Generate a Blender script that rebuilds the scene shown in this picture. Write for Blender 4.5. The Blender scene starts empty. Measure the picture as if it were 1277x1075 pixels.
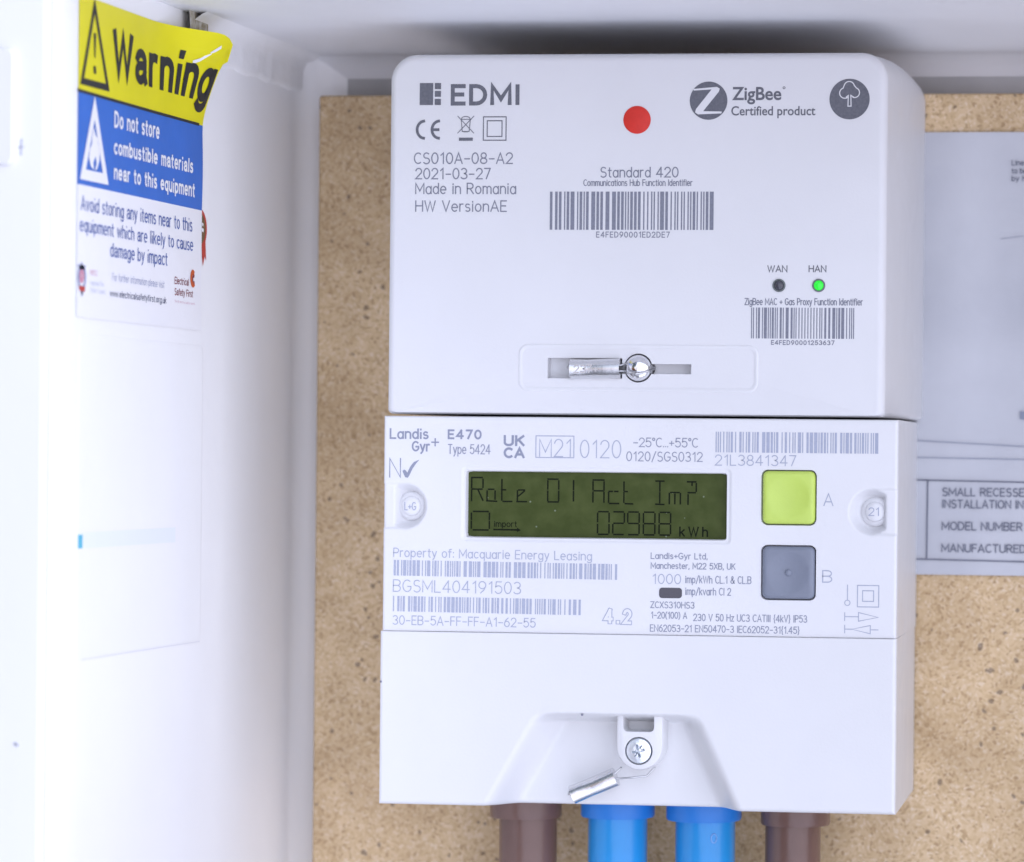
import bpy, bmesh, math, random
import numpy as np
from mathutils import Vector, Matrix

random.seed(7)
scene = bpy.context.scene
COL = scene.collection
R = math.radians

# ------------------------------------------------------------------ camera
W_PX, H_PX, F_PX = 1277.0, 1075.0, 4554.0
YAW, ROLL = R(7.3), 0.0095
PPX, PPY = 1117.0, 570.0                       # principal point (the photo is an off-centre crop)
CAM = Vector((0.0, -1.0, 0.0))
fwd = Vector((-math.sin(YAW), math.cos(YAW), 0))
r0 = Vector((math.cos(YAW), math.sin(YAW), 0)); u0 = Vector((0, 0, 1))
rgt = (r0 * math.cos(ROLL) + u0 * math.sin(ROLL)); upv = (u0 * math.cos(ROLL) - r0 * math.sin(ROLL))
cam_d = bpy.data.cameras.new('camera'); cam = bpy.data.objects.new('camera', cam_d); COL.objects.link(cam)
cam.matrix_world = Matrix(((rgt.x, upv.x, -fwd.x, CAM.x), (rgt.y, upv.y, -fwd.y, CAM.y), (rgt.z, upv.z, -fwd.z, CAM.z), (0, 0, 0, 1)))
cam_d.sensor_fit = 'HORIZONTAL'; cam_d.sensor_width = 36.0
cam_d.lens = 36.0 * F_PX / W_PX
cam_d.shift_x = (W_PX / 2 - PPX) / W_PX
cam_d.shift_y = (PPY - H_PX / 2) / W_PX
cam_d.clip_start = 0.02; cam_d.clip_end = 100.0
cam_d.dof.use_dof = True; cam_d.dof.focus_distance = 0.925; cam_d.dof.aperture_fstop = 14.0
scene.camera = cam

# ------------------------------------------------------------------ light
SUN_EL, SUN_AZ = R(1), R(110)                 # azimuth clockwise from +Y
world = bpy.data.worlds.new('World'); scene.world = world; world.use_nodes = True
wn = world.node_tree; bg = wn.nodes['Background']
sky = wn.nodes.new('ShaderNodeTexSky'); sky.sky_type = 'NISHITA'; sky.sun_disc = False
sky.sun_elevation = SUN_EL; sky.sun_rotation = SUN_AZ; sky.air_density = 1.0; sky.dust_density = 0.0; sky.ozone_density = 2.0
wn.links.new(sky.outputs['Color'], bg.inputs['Color']); bg.inputs['Strength'].default_value = 0.05
sd = bpy.data.lights.new('sun', 'SUN'); so = bpy.data.objects.new('sun', sd); COL.objects.link(so)
sd.energy = 1.5; sd.angle = R(165); sd.color = (0.74, 0.785, 0.99)   # broad, cool daylight
sdir = Vector((math.sin(SUN_AZ) * math.cos(SUN_EL), math.cos(SUN_AZ) * math.cos(SUN_EL), math.sin(SUN_EL)))
so.rotation_euler = sdir.to_track_quat('Z', 'Y').to_euler(); so.location = sdir * 3
vs = scene.view_settings; vs.view_transform = 'Standard'; vs.look = 'None'; vs.gamma = 1.0; vs.exposure = 2.25
vs.use_curve_mapping = False

# ------------------------------------------------------------------ pixel -> place
def ray(px, py):
    return fwd * F_PX + rgt * (px - PPX) - upv * (py - PPY)
def onY(px, py, Y):
    d = ray(px, py); t = (Y - CAM.y) / d.y
    p = CAM + d * t
    return p.x, p.z
def onX(px, py, X):
    d = ray(px, py); t = (X - CAM.x) / d.x
    p = CAM + d * t
    return p.y, p.z
def mpp(Y): return (1.0 + Y) / F_PX             # metres per photo pixel on a plane facing us
def rect(x0, y0, x1, y1, Y):
    xm, ym = (x0 + x1) / 2, (y0 + y1) / 2
    return onY(x0, ym, Y)[0], onY(x1, ym, Y)[0], onY(xm, y1, Y)[1], onY(xm, y0, Y)[1]   # X0 X1 Z0 Z1

BACK, BOARD, FRONT_FRAME = 0.0, -0.015, -0.195
HUB, BODY, COVER = -0.0850, -0.0855, -0.0862

# ------------------------------------------------------------------ materials
def s2l(c):
    return tuple(((v / 255) / 12.92 if v / 255 <= 0.04045 else ((v / 255 + 0.055) / 1.055) ** 2.4) for v in c)
def mat(name, col, rough=0.5, metal=0.0, spec=0.5, var=0.0, vscale=40.0, bump=0.0, bscale=300.0, coat=0.0, emit=None, estr=0.0, var_col=None):
    m = bpy.data.materials.new(name); m.use_nodes = True
    nt = m.node_tree; b = nt.nodes['Principled BSDF']
    b.inputs['Base Color'].default_value = (*col, 1); b.inputs['Roughness'].default_value = rough
    b.inputs['Metallic'].default_value = metal; b.inputs['Specular IOR Level'].default_value = spec
    b.inputs['Coat Weight'].default_value = coat
    if emit: b.inputs['Emission Color'].default_value = (*emit, 1); b.inputs['Emission Strength'].default_value = estr
    tc = nt.nodes.new('ShaderNodeTexCoord')
    if var:
        n = nt.nodes.new('ShaderNodeTexNoise'); n.inputs['Scale'].default_value = vscale; n.inputs['Detail'].default_value = 6
        nt.links.new(tc.outputs['Object'], n.inputs['Vector'])
        r = nt.nodes.new('ShaderNodeValToRGB'); r.color_ramp.elements[0].position = 0.3; r.color_ramp.elements[1].position = 0.65
        c2 = var_col if var_col else tuple(v * (1 - var) for v in col)
        r.color_ramp.elements[0].color = (*c2, 1); r.color_ramp.elements[1].color = (*col, 1)
        nt.links.new(n.outputs['Fac'], r.inputs['Fac']); nt.links.new(r.outputs['Color'], b.inputs['Base Color'])
    if bump:
        n2 = nt.nodes.new('ShaderNodeTexNoise'); n2.inputs['Scale'].default_value = bscale; n2.inputs['Detail'].default_value = 4
        nt.links.new(tc.outputs['Object'], n2.inputs['Vector'])
        bp = nt.nodes.new('ShaderNodeBump'); bp.inputs['Strength'].default_value = bump; bp.inputs['Distance'].default_value = 0.001
        nt.links.new(n2.outputs['Fac'], bp.inputs['Height']); nt.links.new(bp.outputs['Normal'], b.inputs['Normal'])
    return m

M = {}
M['plastic_plain'] = mat('white_plastic', (0.80, 0.80, 0.81), 0.42, var=0.03, vscale=25, bump=0.05, bscale=900)
M['plastic2'] = mat('white_plastic_meter', (0.82, 0.82, 0.83), 0.45, var=0.03, vscale=30, bump=0.05, bscale=900)
M['cover'] = mat('terminal_cover_plastic', (0.80, 0.80, 0.80), 0.45, var=0.03, vscale=22, bump=0.06, bscale=800)
M['print'] = mat('grey_print', (0.13, 0.135, 0.16), 0.6, var=0.25, vscale=1500)
M['print_soft'] = mat('grey_print_soft', (0.20, 0.21, 0.26), 0.6, var=0.2, vscale=1500)
M['laser'] = mat('laser_marking', (0.37, 0.40, 0.50), 0.6, var=0.1, vscale=1500)
M['laser_dark'] = mat('laser_marking_dark', (0.26, 0.28, 0.36), 0.6, var=0.1, vscale=1500)
M['red'] = mat('red_dot', s2l((206, 40, 26)), 0.55, var=0.1, vscale=600)
M['steel'] = mat('bright_steel', (0.80, 0.80, 0.82), 0.18, metal=1.0, bump=0.1, bscale=700)
M['zinc'] = mat('zinc_screw', (0.86, 0.90, 0.94), 0.42, metal=1.0, bump=0.2, bscale=1200)
M['alloy'] = mat('crimped_alloy', (0.74, 0.74, 0.75), 0.27, metal=1.0, bump=0.03, bscale=500)
M['dark'] = mat('dark_gap', (0.02, 0.02, 0.025), 0.6)
M['cavity'] = mat('slot_plastic', (0.55, 0.55, 0.60), 0.5)
M['green'] = mat('green_button', s2l((188, 211, 96)), 0.42, var=0.05, vscale=200, bump=0.05, bscale=900)
M['greyb'] = mat('grey_button', s2l((122, 128, 142)), 0.42, var=0.05, vscale=200, bump=0.05, bscale=900)
M['led_off'] = mat('led_dark', (0.06, 0.06, 0.075), 0.15)
M['led_on'] = mat('led_green', (0.02, 0.5, 0.03), 0.15, emit=(0.03, 1.0, 0.06), estr=0.10)
M['led_ring'] = mat('led_bezel', (0.12, 0.14, 0.14), 0.35)
M['lcdseg'] = mat('lcd_segment', (0.012, 0.015, 0.009), 0.9, spec=0.05)
M['brown'] = mat('brown_sleeve', s2l((112, 86, 78)), 0.28, var=0.2, vscale=60, bump=0.1, bscale=500)
M['blue'] = mat('blue_sleeve', s2l((40, 146, 214)), 0.28, var=0.1, vscale=60, bump=0.1, bscale=500)
M['bluec'] = mat('blue_collar', s2l((36, 122, 206)), 0.42, var=0.1, vscale=60, bump=0.1, bscale=500)
M['yellow'] = mat('yellow_vinyl', s2l((232, 224, 12)), 0.4, var=0.06, vscale=60, bump=0.1, bscale=150)
M['sblue'] = mat('blue_vinyl', s2l((50, 112, 205)), 0.4, var=0.1, vscale=60, bump=0.1, bscale=150)
M['swhite'] = mat('white_vinyl', (0.89, 0.89, 0.91), 0.4, bump=0.1, bscale=150)
M['black'] = mat('black_ink', (0.02, 0.02, 0.022), 0.5)
M['stext'] = mat('blue_ink', s2l((74, 100, 168)), 0.5)
M['spale'] = mat('pale_ink', s2l((150, 158, 190)), 0.5)
M['sdark'] = mat('dark_blue_ink', s2l((66, 74, 108)), 0.5)
M['maroon'] = mat('maroon_ink', s2l((128, 40, 56)), 0.5)
M['orange'] = mat('orange_ink', s2l((205, 92, 40)), 0.5)
M['pink'] = mat('pink_ink', s2l((206, 140, 160)), 0.5)
M['badge_red'] = mat('badge_red', s2l((190, 60, 50)), 0.4)
M['badge_gold'] = mat('badge_gold', s2l((120, 96, 60)), 0.4, var=0.5, vscale=500)
M['wall'] = mat('grp_wall', (0.93, 0.93, 0.93), 0.5, var=0.04, vscale=9, bump=0.25, bscale=60)
M['ceil'] = mat('grp_ceiling', (0.80, 0.80, 0.81), 0.5, var=0.10, vscale=14, bump=0.25, bscale=60)
M['backw'] = mat('grp_back', (0.56, 0.56, 0.56), 0.6, var=0.35, vscale=18, bump=0.3, bscale=80)
M['frame'] = mat('frame_plastic', (0.80, 0.80, 0.81), 0.4, var=0.03, vscale=10, bump=0.08, bscale=120)
M['seal'] = mat('sealant', (0.88, 0.88, 0.88), 0.5, var=0.06, vscale=60, bump=0.4, bscale=200)
M['stain'] = mat('brown_stain', s2l((150, 138, 112)), 0.8, var=0.6, vscale=500, var_col=(0.62, 0.61, 0.58))
M['wire'] = mat('twisted_wire', (0.55, 0.55, 0.56), 0.3, metal=1.0)
M['paperline'] = mat('sheet_ink', s2l((88, 92, 108)), 0.6)
M['paperfaint'] = mat('sheet_ink_faint', s2l((128, 134, 152)), 0.6)
M['sheetw'] = mat('clear_sleeve', (0.925, 0.928, 0.93), 0.45, var=0.02, vscale=25, bump=0.25, bscale=50)
M['aqua'] = mat('pale_aqua', (0.86, 0.91, 0.925), 0.35)
M['aqua2'] = mat('aqua_end', s2l((86, 186, 214)), 0.4)
M['frame_scuff'] = mat('frame_scuff', (0.42, 0.43, 0.48), 0.5)
M['hairline'] = mat('soft_grey_edge', (0.80, 0.80, 0.83), 0.5)

def chip_material():
    m = bpy.data.materials.new('chipboard'); m.use_nodes = True
    nt = m.node_tree; N = nt.nodes; L = nt.links; b = N['Principled BSDF']; b.inputs['Roughness'].default_value = 0.7
    tc = N.new('ShaderNodeTexCoord')
    def noise(scale, detail=5, rough=0.6):
        n = N.new('ShaderNodeTexNoise'); n.inputs['Scale'].default_value = scale; n.inputs['Detail'].default_value = detail
        n.inputs['Roughness'].default_value = rough; L.new(tc.outputs['Object'], n.inputs['Vector']); return n
    def ramp(src, stops):
        r = N.new('ShaderNodeValToRGB'); e = r.color_ramp.elements
        e[0].position, e[0].color = stops[0][0], (*stops[0][1], 1); e[1].position, e[1].color = stops[-1][0], (*stops[-1][1], 1)
        for p, c in stops[1:-1]: q = e.new(p); q.color = (*c, 1)
        L.new(src, r.inputs['Fac']); return r
    def mix(fac, a, c, mode='MIX'):
        x = N.new('ShaderNodeMix'); x.data_type = 'RGBA'; x.blend_type = mode
        if isinstance(fac, float): x.inputs['Factor'].default_value = fac
        else: L.new(fac, x.inputs['Factor'])
        L.new(a, x.inputs['A']); L.new(c, x.inputs['B']); return x.outputs['Result']
    # distorted chips: voronoi cells in warped, stretched coordinates
    warp = noise(90, 3)
    add = N.new('ShaderNodeVectorMath'); add.operation = 'MULTIPLY_ADD'
    L.new(warp.outputs['Color'], add.inputs[0]); add.inputs[1].default_value = (0.006, 0.006, 0.006); L.new(tc.outputs['Object'], add.inputs[2])
    v = N.new('ShaderNodeTexVoronoi'); v.inputs['Scale'].default_value = 1500; L.new(add.outputs[0], v.inputs['Vector'])
    sep = N.new('ShaderNodeSeparateColor'); L.new(v.outputs['Color'], sep.inputs[0])
    chips = ramp(sep.outputs[0], [(0.0, (0.40, 0.27, 0.14)), (0.12, (0.52, 0.37, 0.20)), (0.45, (0.60, 0.445, 0.26)), (0.8, (0.64, 0.485, 0.30)), (1.0, (0.69, 0.555, 0.39))])
    big = ramp(noise(28, 4).outputs['Fac'], [(0.32, (0.70, 0.65, 0.58)), (0.66, (1.06, 1.05, 1.04))])
    c = mix(0.85, chips.outputs[0], big.outputs[0], 'MULTIPLY')
    v2 = N.new('ShaderNodeTexVoronoi'); v2.inputs['Scale'].default_value = 440; L.new(add.outputs[0], v2.inputs['Vector'])
    sep2 = N.new('ShaderNodeSeparateColor'); L.new(v2.outputs['Color'], sep2.inputs[0])
    pick = N.new('ShaderNodeMath'); pick.operation = 'GREATER_THAN'; L.new(sep2.outputs[1], pick.inputs[0]); pick.inputs[1].default_value = 0.925
    near = N.new('ShaderNodeMath'); near.operation = 'LESS_THAN'; L.new(v2.outputs['Distance'], near.inputs[0]); near.inputs[1].default_value = 0.32
    spot = N.new('ShaderNodeMath'); spot.operation = 'MULTIPLY'; L.new(pick.outputs[0], spot.inputs[0]); L.new(near.outputs[0], spot.inputs[1])
    sp2 = N.new('ShaderNodeMath'); sp2.operation = 'MULTIPLY'; L.new(spot.outputs[0], sp2.inputs[0]); sp2.inputs[1].default_value = 0.62
    dk = N.new('ShaderNodeRGB'); dk.outputs[0].default_value = (0.085, 0.055, 0.04, 1)
    c = mix(sp2.outputs[0], c, dk.outputs[0])
    L.new(c, b.inputs['Base Color'])
    bp = N.new('ShaderNodeBump'); bp.inputs['Strength'].default_value = 0.35; bp.inputs['Distance'].default_value = 0.0006
    L.new(noise(260, 6).outputs['Fac'], bp.inputs['Height']); L.new(bp.outputs['Normal'], b.inputs['Normal'])
    return m
M['chip'] = chip_material()

def speckle_material(name, base, alt, speck, vscale, speckscale, thr, thr_d, rough, nscale):
    m = bpy.data.materials.new(name); m.use_nodes = True
    nt = m.node_tree; N = nt.nodes; L = nt.links; b = N['Principled BSDF']; b.inputs['Roughness'].default_value = rough
    tc = N.new('ShaderNodeTexCoord')
    n = N.new('ShaderNodeTexNoise'); n.inputs['Scale'].default_value = nscale; n.inputs['Detail'].default_value = 5; L.new(tc.outputs['Object'], n.inputs['Vector'])
    r = N.new('ShaderNodeValToRGB'); r.color_ramp.elements[0].position = .35; r.color_ramp.elements[1].position = .68
    r.color_ramp.elements[0].color = (*base, 1); r.color_ramp.elements[1].color = (*alt, 1); L.new(n.outputs['Fac'], r.inputs['Fac'])
    v = N.new('ShaderNodeTexVoronoi'); v.inputs['Scale'].default_value = speckscale; L.new(tc.outputs['Object'], v.inputs['Vector'])
    s = N.new('ShaderNodeSeparateColor'); L.new(v.outputs['Color'], s.inputs[0])
    a = N.new('ShaderNodeMath'); a.operation = 'GREATER_THAN'; L.new(s.outputs[0], a.inputs[0]); a.inputs[1].default_value = thr
    d = N.new('ShaderNodeMath'); d.operation = 'LESS_THAN'; L.new(v.outputs['Distance'], d.inputs[0]); d.inputs[1].default_value = thr_d
    q = N.new('ShaderNodeMath'); q.operation = 'MULTIPLY'; L.new(a.outputs[0], q.inputs[0]); L.new(d.outputs[0], q.inputs[1])
    x = N.new('ShaderNodeMix'); x.data_type = 'RGBA'; L.new(q.outputs[0], x.inputs['Factor']); L.new(r.outputs[0], x.inputs['A'])
    x.inputs['B'].default_value = (*speck, 1); L.new(x.outputs['Result'], b.inputs['Base Color'])
    return m
M['lcd'] = speckle_material('lcd_glass', (0.040, 0.056, 0.009), (0.060, 0.078, 0.018), (0.17, 0.20, 0.13), 1, 620, 0.90, 0.15, 0.45, 260)
M['lcd'].node_tree.nodes['Principled BSDF'].inputs['Specular IOR Level'].default_value = 0.2
def case_material(name, c):
    m = speckle_material(name, tuple(v * .97 for v in c), c, tuple(v * .72 for v in c), 1, 95, 0.978, 0.045, 0.42, 32); nt = m.node_tree
    tc = nt.nodes['Texture Coordinate']; b = nt.nodes['Principled BSDF']
    n = nt.nodes.new('ShaderNodeTexNoise'); n.inputs['Scale'].default_value = 1500; nt.links.new(tc.outputs['Object'], n.inputs['Vector'])
    bp = nt.nodes.new('ShaderNodeBump'); bp.inputs['Strength'].default_value = .10; bp.inputs['Distance'].default_value = .0003; nt.links.new(n.outputs['Fac'], bp.inputs['Height']); nt.links.new(bp.outputs['Normal'], b.inputs['Normal'])
    n2 = nt.nodes.new('ShaderNodeTexNoise'); n2.inputs['Scale'].default_value = 45; n2.inputs['Detail'].default_value = 8; n2.inputs['Distortion'].default_value = 1.5; nt.links.new(tc.outputs['Object'], n2.inputs['Vector'])
    mr = nt.nodes.new('ShaderNodeMapRange'); mr.inputs[1].default_value = .3; mr.inputs[2].default_value = .7; mr.inputs[3].default_value = .34; mr.inputs[4].default_value = .56
    nt.links.new(n2.outputs['Fac'], mr.inputs[0]); nt.links.new(mr.outputs[0], b.inputs['Roughness']); return m
M['plastic'] = case_material('hub_plastic', (0.675, 0.675, 0.685)); M['plastic2'] = case_material('body_plastic', (0.70, 0.70, 0.71)); M['cover'] = case_material('cover_plastic', (0.685, 0.685, 0.69))
M['paper'] = speckle_material('aged_sheet', (0.42, 0.43, 0.465), (0.52, 0.53, 0.56), (0.34, 0.35, 0.39), 1, 160, 0.985, 0.25, 0.6, 22)

_nt = M['paper'].node_tree; _n = _nt.nodes.new('ShaderNodeTexNoise'); _n.inputs['Scale'].default_value = 38; _n.inputs['Detail'].default_value = 7; _n.inputs['Distortion'].default_value = 1.2
_b = _nt.nodes.new('ShaderNodeBump'); _b.inputs['Strength'].default_value = 0.5; _b.inputs['Distance'].default_value = 0.001
_nt.links.new(_nt.nodes['Texture Coordinate'].outputs['Object'], _n.inputs['Vector']); _nt.links.new(_n.outputs['Fac'], _b.inputs['Height'])
_nt.links.new(_b.outputs['Normal'], _nt.nodes['Principled BSDF'].inputs['Normal'])

# ------------------------------------------------------------------ object helpers
def root(name, loc, label, cat, group=None):
    o = bpy.data.objects.new(name, None); o.empty_display_size = 0.01; COL.objects.link(o); o.location = loc
    o['label'] = label; o['category'] = cat
    if group: o['group'] = group
    return o
def origin_of(parent):
    v = Vector((0, 0, 0))
    while parent is not None: v += parent.location; parent = parent.parent
    return v
def link(name, me, m, parent=None, label=None):
    o = bpy.data.objects.new(name, me); COL.objects.link(o)
    if m is not None: me.materials.clear(); me.materials.append(m)
    if parent is not None:
        o.parent = parent; off = origin_of(parent)
        me.transform(Matrix.Translation(-off))
    if label: o['label'] = label
    return o
class MB:
    def __init__(s): s.v = []; s.f = []; s.flat = set(); s.n = 0
    def add(s, vs, fs, flat=False):
        b = len(s.v); s.v += [tuple(p) for p in vs]
        for f in fs:
            if flat: s.flat.add(len(s.f))
            s.f.append(tuple(i + b for i in f))
    def mesh(s, name):
        me = bpy.data.meshes.new(name); me.from_pydata(s.v, [], s.f); me.update()
        sm = [i not in s.flat for i in range(len(s.f))]
        me.polygons.foreach_set('use_smooth', sm); return me
    def build(s, name, m, parent=None, label=None, sharp=None):
        me = s.mesh(name)
        bm = bmesh.new(); bm.from_mesh(me); bmesh.ops.recalc_face_normals(bm, faces=bm.faces); bm.to_mesh(me); bm.free()
        if sharp is not None: me.set_sharp_from_angle(angle=R(sharp))
        return link(name, me, m, parent, label)
    def box(s, x0, x1, y0, y1, z0, z1):
        v = [(x, y, z) for x in (x0, x1) for y in (y0, y1) for z in (z0, z1)]
        s.add(v, [(0, 1, 3, 2), (4, 6, 7, 5), (0, 4, 5, 1), (2, 3, 7, 6), (0, 2, 6, 4), (1, 5, 7, 3)], True)
    def loft(s, rings, cap0=True, cap1=True):
        n = len(rings[0]); vs = [p for r in rings for p in r]; fs = []
        for k in range(len(rings) - 1):
            for i in range(n):
                j = (i + 1) % n; fs.append((k * n + i, k * n + j, (k + 1) * n + j, (k + 1) * n + i))
        b = len(s.v); s.add(vs, fs)
        for c, k in ((cap0, 0), (cap1, len(rings) - 1)):
            if c: s.flat.add(len(s.f)); s.f.append(tuple(b + k * n + i for i in range(n)))
    def tube(s, path, rad, n=12, caps=True):
        rings = []; path = [Vector(p) for p in path]
        rads = rad if isinstance(rad, (list, tuple)) else [rad] * len(path)
        prev = None
        for i, p in enumerate(path):
            d = (path[min(i + 1, len(path) - 1)] - path[max(i - 1, 0)]).normalized()
            a = prev if prev is not None else (Vector((0, 1, 0)) if abs(d.y) < .9 else Vector((1, 0, 0)))
            a = (a - d * a.dot(d)).normalized(); prev = a; c = d.cross(a)
            rings.append([p + (a * math.cos(t) + c * math.sin(t)) * rads[i] for t in [2 * math.pi * k / n for k in range(n)]])
        s.loft(rings, caps, caps)
    def lathe_y(s, cx, cz, prof, n=32, capf=True, capb=False):
        # prof: list of (radius, y) going to the front
        rings = [[(cx + r * math.cos(2 * math.pi * k / n), y, cz + r * math.sin(2 * math.pi * k / n)) for k in range(n)] for r, y in prof]
        s.loft(rings, capb, capf)
def rr(x0, x1, z0, z1, r, n=10, rb=None):
    out = []; q = r if rb is None else rb; r_top = r
    for cx, cz, a, r in ((x1 - r, z1 - r, 0, r), (x0 + r, z1 - r, 90, r), (x0 + q, z0 + q, 180, q), (x1 - q, z0 + q, 270, q)):
        for k in range(n + 1):
            t = R(a + 90 * k / n); out.append((cx + r * math.cos(t), cz + r * math.sin(t)))
    return out
def slab_rings(x0, x1, z0, z1, rad, yb, yf, er, n=10, seg=6, grow=0.0):
    """rounded slab, front edge rounded by er, back outline grown by grow"""
    rings = [[(x, yb, z) for x, z in rr(x0 - grow, x1 + grow, z0 - grow, z1 + grow, rad + grow, n)]]
    for k in range(seg + 1):
        t = math.pi / 2 * k / seg; ins = er * (1 - math.cos(t)); y = yf + er * (1 - math.sin(t))
        rings.append([(x, y, z) for x, z in rr(x0 + ins, x1 - ins, z0 + ins, z1 - ins, max(rad - ins, er * .2), n)])
    return rings
def boolean(me, cutters, op='DIFFERENCE'):
    """me: mesh in world coordinates; cutters: list of meshes"""
    o = bpy.data.objects.new('cut_target', me); COL.objects.link(o); tmp = []
    for c in cutters:
        bm = bmesh.new(); bm.from_mesh(c); bmesh.ops.recalc_face_normals(bm, faces=bm.faces); bm.to_mesh(c); bm.free()
        q = bpy.data.objects.new('cutter', c); COL.objects.link(q); tmp.append(q)
        md = o.modifiers.new('b', 'BOOLEAN'); md.operation = op; md.object = q; md.solver = 'EXACT'
    dg = bpy.context.evaluated_depsgraph_get(); dg.update()
    res = bpy.data.meshes.new_from_object(o.evaluated_get(dg))
    for q in tmp + [o]: bpy.data.objects.remove(q)
    return res
def recalc(me):
    bm = bmesh.new(); bm.from_mesh(me); bmesh.ops.recalc_face_normals(bm, faces=bm.faces); bm.to_mesh(me); bm.free(); return me

# ------------------------------------------------------------------ stroke lettering (single-line engraved alphabet)
GL = {}
def g(ch, w, *strokes):
    out = []
    for st in strokes:
        pts = []
        for e in st:
            if len(e) == 2: pts.append(e)
            else:
                cx, cy, rx, ry, a0, a1 = e; n = max(4, int(abs(a1 - a0) / 18))
                pts += [(cx + rx * math.cos(R(a0 + (a1 - a0) * k / n)), cy + ry * math.sin(R(a0 + (a1 - a0) * k / n))) for k in range(n + 1)]
        out.append(pts)
    GL[ch] = (w, out)
g(' ', .22); g('A', .64, [(0, 0), (.32, 1), (.64, 0)], [(.1, .32), (.54, .32)])
g('B', .56, [(0, 0), (0, 1), (.3, 1), (.3, .76, .24, .24, 90, -90), (0, .52)], [(.3, .52), (.3, .26, .26, .26, 90, -90), (0, 0)])
g('C', .58, [(.33, .5, .33, .5, 52, 308)]); g('D', .6, [(0, 0), (0, 1), (.22, 1), (.22, .5, .38, .5, 90, -90), (0, 0)])
g('E', .48, [(.48, 1), (0, 1), (0, 0), (.48, 0)], [(0, .52), (.42, .52)]); g('F', .46, [(.46, 1), (0, 1), (0, 0)], [(0, .52), (.4, .52)])
g('G', .64, [(.34, .5, .34, .5, 50, 330), (.64, .45), (.38, .45)]); g('H', .58, [(0, 0), (0, 1)], [(.58, 0), (.58, 1)], [(0, .52), (.58, .52)])
g('I', .06, [(.03, 0), (.03, 1)]); g('J', .4, [(.4, 1), (.4, .25), (.2, .22, .2, .22, 0, -170)]); g('K', .54, [(0, 0), (0, 1)], [(.52, 1), (0, .42)], [(.17, .6), (.54, 0)])
g('L', .46, [(0, 1), (0, 0), (.46, 0)]); g('M', .74, [(0, 0), (0, 1), (.37, .25), (.74, 1), (.74, 0)]); g('N', .6, [(0, 0), (0, 1), (.6, 0), (.6, 1)])
g('O', .68, [(.34, .5, .34, .5, 90, 450)]); g('P', .52, [(0, 0), (0, 1), (.27, 1), (.27, .73, .25, .27, 90, -90), (0, .46)])
g('R', .56, [(0, 0), (0, 1), (.28, 1), (.28, .74, .25, .26, 90, -90), (0, .48)], [(.26, .48), (.56, 0)])
g('S', .54, [(.28, .75, .24, .25, 40, 260), (.27, .25, .27, .27, 85, -145)]); g('T', .56, [(0, 1), (.56, 1)], [(.28, 1), (.28, 0)])
g('U', .58, [(0, 1), (0, .3), (.29, .29, .29, .29, 180, 360), (.58, 1)]); g('V', .6, [(0, 1), (.3, 0), (.6, 1)])
g('W', .88, [(0, 1), (.22, 0), (.44, .95), (.66, 0), (.88, 1)]); g('X', .56, [(0, 0), (.56, 1)], [(0, 1), (.56, 0)]); g('Y', .58, [(0, 1), (.29, .48), (.58, 1)], [(.29, .48), (.29, 0)])
g('Z', .54, [(0, 1), (.54, 1), (0, 0), (.54, 0)])
g('a', .46, [(.23, .33, .23, .35, 20, 380)], [(.46, .7), (.46, 0)]); g('b', .46, [(0, 1), (0, 0)], [(.23, .34, .23, .34, 180, -180)])
g('c', .42, [(.24, .35, .24, .35, 50, 310)]); g('d', .46, [(.46, 1), (.46, 0)], [(.23, .34, .23, .34, 0, 360)])
g('e', .48, [(.03, .36), (.45, .36)], [(.24, .35, .24, .35, 2, 310)]); g('f', .3, [(.32, .98), (.25, .82, .14, .17, 80, 180), (.11, 0)], [(0, .68), (.29, .68)])
g('g', .46, [(.23, .34, .23, .34, 0, 360)], [(.46, .7), (.46, -.08), (.23, -.08, .23, .2, 0, -150)]); g('h', .44, [(0, 1), (0, 0)], [(0, .4), (.22, .45, .22, .24, 170, 0), (.44, 0)])
g('i', .06, [(.03, 0), (.03, .7)], [(.03, .88), (.03, .95)]); g('k', .42, [(0, 1), (0, 0)], [(.4, .7), (0, .28)], [(.14, .43), (.42, 0)]); g('l', .06, [(.03, 1), (.03, 0)])
g('m', .72, [(0, .7), (0, 0)], [(0, .42), (.18, .48, .18, .22, 170, 0), (.36, 0)], [(.36, .42), (.54, .48, .18, .22, 170, 0), (.72, 0)])
g('n', .44, [(0, .7), (0, 0)], [(0, .4), (.22, .46, .22, .24, 170, 0), (.44, 0)]); g('o', .48, [(.24, .35, .24, .35, 90, 450)])
g('p', .46, [(0, .7), (0, -.28)], [(.23, .34, .23, .34, 180, -180)]); g('q', .46, [(.46, .7), (.46, -.28)], [(.23, .34, .23, .34, 0, 360)])
g('r', .28, [(0, .7), (0, 0)], [(0, .4), (.2, .44, .2, .26, 175, 70)]); g('s', .38, [(.19, .52, .17, .17, 40, 255), (.19, .18, .19, .18, 80, -140)])
g('t', .28, [(.12, .94), (.12, .18), (.24, .16, .12, .16, 180, 280)], [(0, .68), (.28, .68)]); g('u', .44, [(0, .7), (0, .24), (.22, .24, .22, .24, 180, 360), (.44, .7)], [(.44, .3), (.44, 0)])
g('v', .44, [(0, .7), (.22, 0), (.44, .7)]); g('w', .66, [(0, .7), (.17, 0), (.33, .66), (.5, 0), (.66, .7)]); g('x', .42, [(0, 0), (.42, .7)], [(0, .7), (.42, 0)])
g('α', .46, [(.03, .54), (.23, .5, .2, .2, 165, 10), (.43, .12), (.48, 0)], [(.43, .4), (.25, .38), (.21, .19, .19, .19, 100, 275), (.4, .1), (.43, .22)])
g('ι', .06, [(.03, 0), (.03, .62)], [(.03, .94), (.03, .98)]); g('z', .4, [(0, .7), (.4, .7), (0, 0), (.4, 0)]); g('j', .1, [(.08, .7), (.08, -.2), (0, -.28)], [(.08, .88), (.08, .95)])
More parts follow.
